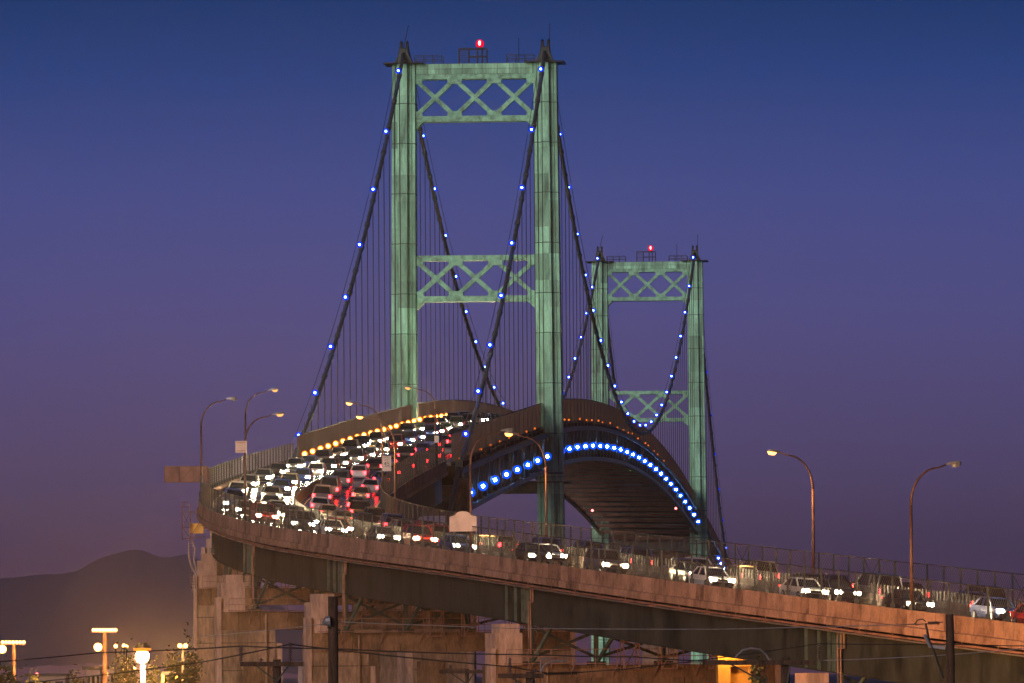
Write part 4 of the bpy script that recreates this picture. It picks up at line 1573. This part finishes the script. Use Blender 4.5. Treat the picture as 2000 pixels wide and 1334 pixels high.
MB().tube([Vector((c.x, c.y, ground_z(420))), c], [.12, .07], 8).build('mast', HEADM, o)
for dx in (-.16, .16):
    MB().ball(c + Vector((dx, -.1, .05)), .13, 8, 6).build('bulb', YARD_BULB, o, smooth=True)
for i, (px, py) in enumerate(((226, 1262), (242, 1261), (247, 1263), (208, 1317), (262, 1306), (353, 1314), (374, 1314), (95, 1330), (107, 1328), (115, 1329), (72, 1317))):
    c = at(px, py, 600 + 20 * i)
    o = empty('distant_lamp', Vector((c.x, c.y, ground_z(c.y))), f'{ordw(i)} of the scattered small port lamps low in the corner', 'lamp', 'small port lamps')
    MB().ball(c, .16, 8, 6).build('bulb', RED_BULB if i == 10 else YARD_BULB, o, smooth=True)
    MB().tube([c + Vector((0, .2, 0)), Vector((c.x, c.y + .2, ground_z(c.y)))], .06, 5).build('mast', DARK, o)

# lit gate frame and low sheds
o = empty('gate_frame', at(330, 1334, 410), 'small lit gate frame beside the trees near the pier foot', 'gate')
gz = ground_z(410)
for px in (318, 344):
    MB().beam(Vector((at(px, 1314, 410).x, 410, gz)), at(px, 1314, 410), .14, .14, up=(0, 1, 0)).build('post', YELLOWW, o)
MB().beam(at(316, 1314.5, 409.9), at(346, 1314.5, 409.9), .14, .16).build('lintel', LINTEL_GLOW, o)
for (a, b, py, Y, lab) in ((52, 128, 1321, 700, 'low dark port shed in the corner under the flood masts'), (168, 196, 1308, 560, 'small pale hut beside the flood light mast'), (214, 246, 1306, 640, 'low pale shed behind the brightest lamp')):
    p0, p1 = at(a, py, Y), at(b, py, Y)
    gz = ground_z(Y) - .2
    o = empty('port_shed', Vector(((p0.x + p1.x) / 2, Y, gz)), lab, 'shed', 'port sheds')
    MB().box(p0.x, p1.x, Y, Y + 6, gz, p0.z).build('wall', GREYW, o)
    MB().box(p0.x - .3, p1.x + .3, Y - .3, Y + 6.3, p0.z, p0.z + .25).build('roof', DARK, o)
    for k in range(3):
        x = p0.x + (p1.x - p0.x) * (k + .5) / 3
        w_ = (p1.x - p0.x) * .1
        MB().box(x - w_, x + w_, Y - .06, Y - .01, p0.z - 1.2, p0.z - .5).build('window', GLASS, o)

# added yellow block painting the sodium-lit pier column, and screens under the viaduct
Y = 500
p0, p1 = at(1402, 1272, Y), at(1467, 1272, Y)
gz = ground_z(Y)
o = empty('lit_column_block', Vector(((p0.x + p1.x) / 2, Y, gz)), 'yellow block added for the sodium-lit pier column beneath the girder', 'block')
xm = p0.x + (p1.x - p0.x) * .37
MB().box(p0.x, xm, Y - .4, Y + 5, gz, p0.z + 1.2).build('wall', YELLOWW, o)
xd0, xd1 = xm + .02, xm + (p1.x - xm) * .86
zd = at(0, 1312, Y).z
MB().box(xm, p1.x, Y, Y + 5, zd, p0.z + .6).build('wall', YELLOWW, o)
MB().box(xd1, p1.x, Y, Y + 5, gz, zd).build('wall', YELLOWW, o)
MB().box(xm, xd1, Y + 1.2, Y + 5, gz, zd).build('recessed_wall', YELLOWW, o)
MB().box(xm, xd1, Y + .9, Y + 1.2, gz, zd - .45).build('door', YELLOWW, o)
wl = Vector((xm - .1, Y - 1.6, zd + .75))
wlo = MB().beam(Vector((xm - .1, Y - .3, wl.z + .35)), wl + Vector((0, 0, .35)), .06, .06).build('lamp_bracket', DARK, o)
MB().tube([wl + Vector((0, 0, .4)), wl + Vector((0, 0, .16))], [.08, .2], 8).build('lamp_hood', DARK, wlo)
MB().ball(wl, .13, 8, 6).build('lamp_bulb', WALL_BULB, wlo, smooth=True)
for (a, b, py, Y, mt, lab) in ((1098, 1130, 1319, 600, GREENW, 'green clad wall panel low between the piers'), (1156, 1198, 1318, 602, GREENW, 'wider green clad wall panel low between the piers'),
                               (1208, 1262, 1320, 610, GREYW, 'grey clad hut low beneath the dark girder'), (1470, 1530, 1286, 620, GREYW, 'grey lit wall beside the yellow lit block')):
    p0, p1 = at(a, py, Y), at(b, py, Y)
    gz = ground_z(Y) - .2
    o = empty('port_hut', Vector(((p0.x + p1.x) / 2, Y, gz)), lab, 'hut')
    MB().box(p0.x, p1.x, Y, Y + 4, gz, p0.z).build('wall', mt, o)
    MB().box(p0.x - .15, p1.x + .15, Y - .2, Y + 4.2, p0.z, p0.z + .12).build('roof', DARK, o)

# ------------------------------------------------------------------ trees
def tree(px, py_top, Y, spread, label, seed, n=900):
    rt = random.Random(seed)
    top = at(px, py_top, Y)
    gz = ground_z(Y) - .2
    base = Vector((top.x, Y, gz))
    H = top.z - gz
    o = empty('tree', base, label, 'tree', 'trees by the port lights')
    tr = MB().tube([base, base + Vector((.1, 0, H * .3)), base + Vector((-.1, .1, H * .62)), base + Vector((0, 0, H * .9))], [H * .024, H * .019, H * .012, .03], 8)
    tips = []
    for k in range(12):
        a = rt.uniform(0, 6.28)
        z0 = H * rt.uniform(.42, .78)
        e = base + Vector((math.cos(a) * spread * rt.uniform(.4, .9), math.sin(a) * spread * rt.uniform(.4, .9), min(H * .96, z0 + H * rt.uniform(.08, .22))))
        tr.tube([base + Vector((0, 0, z0)), (base + Vector((0, 0, z0)) + e) / 2 + Vector((0, 0, .2)), e], [H * .009, H * .006, .02], 5)
        tips.append(e)
    tr.build('trunk', BARK, o)
    tips.append(base + Vector((0, 0, H * .95)))
    n = 2600
    cr = MB()
    for k in range(n):
        c = rt.choice(tips) + Vector((rt.gauss(0, spread * .2), rt.gauss(0, spread * .2), rt.gauss(-.02 * H, H * .035)))
        d = Vector((rt.gauss(0, 1), rt.gauss(0, 1), rt.gauss(0, .7))).normalized()
        e = d.orthogonal().normalized() * rt.uniform(.06, .13)
        d *= rt.uniform(.10, .22)
        b = len(cr.v)
        cr.v += [c - d, c + e, c + d, c - e]
        cr.face(b, b + 1, b + 2, b + 3)
    cr.build('crown', LEAF, o)


for i, (px, py, Y, sp, lab) in enumerate(((10, 1298, 380, 1.3, 'dark rounded tree at the picture edge under the flood mast'), (300, 1292, 440, 1.1, 'dark tree just beside the brightest lamp'),
                                          (338, 1268, 460, 1.0, 'loose tree behind the twin-headed lamp'), (372, 1250, 480, 1.2, 'tall dark tree against the concrete pier'), (352, 1300, 390, 1.4, 'low spreading tree above the lit gate frame'),
                                          (250, 1272, 500, 1.2, 'tree rising behind the brightest lamp'), (66, 1322, 420, .9, 'small dark tree between the flood masts'), (1476, 1305, 420, .75, 'small tree beside the yellow lit block'),
                                          (150, 1326, 520, 1.0, 'low dark tree below the second flood mast'))):
    tree(px, py, Y, sp, lab, 100 + i)

# ------------------------------------------------------------------ evening haze
hz = MB().box(-12500, 12500, -400, 39500, -8, 680)
hzm = bpy.data.materials.new('evening_haze')
hzm.use_nodes = True
hn, hl = hzm.node_tree.nodes, hzm.node_tree.links
hn.clear()
ho = hn.new('ShaderNodeOutputMaterial')
hv = hn.new('ShaderNodeVolumePrincipled')
hv.inputs['Color'].default_value = (.86, .84, .90, 1)
hv.inputs['Density'].default_value = 4.2e-5
hv.inputs['Anisotropy'].default_value = .7
hv.inputs['Density Attribute'].default_value = ''
hzm.cycles.homogeneous_volume = True
hl.new(hv.outputs[0], ho.inputs['Volume'])
tag(hz.build('haze', hzm), kind='stuff')
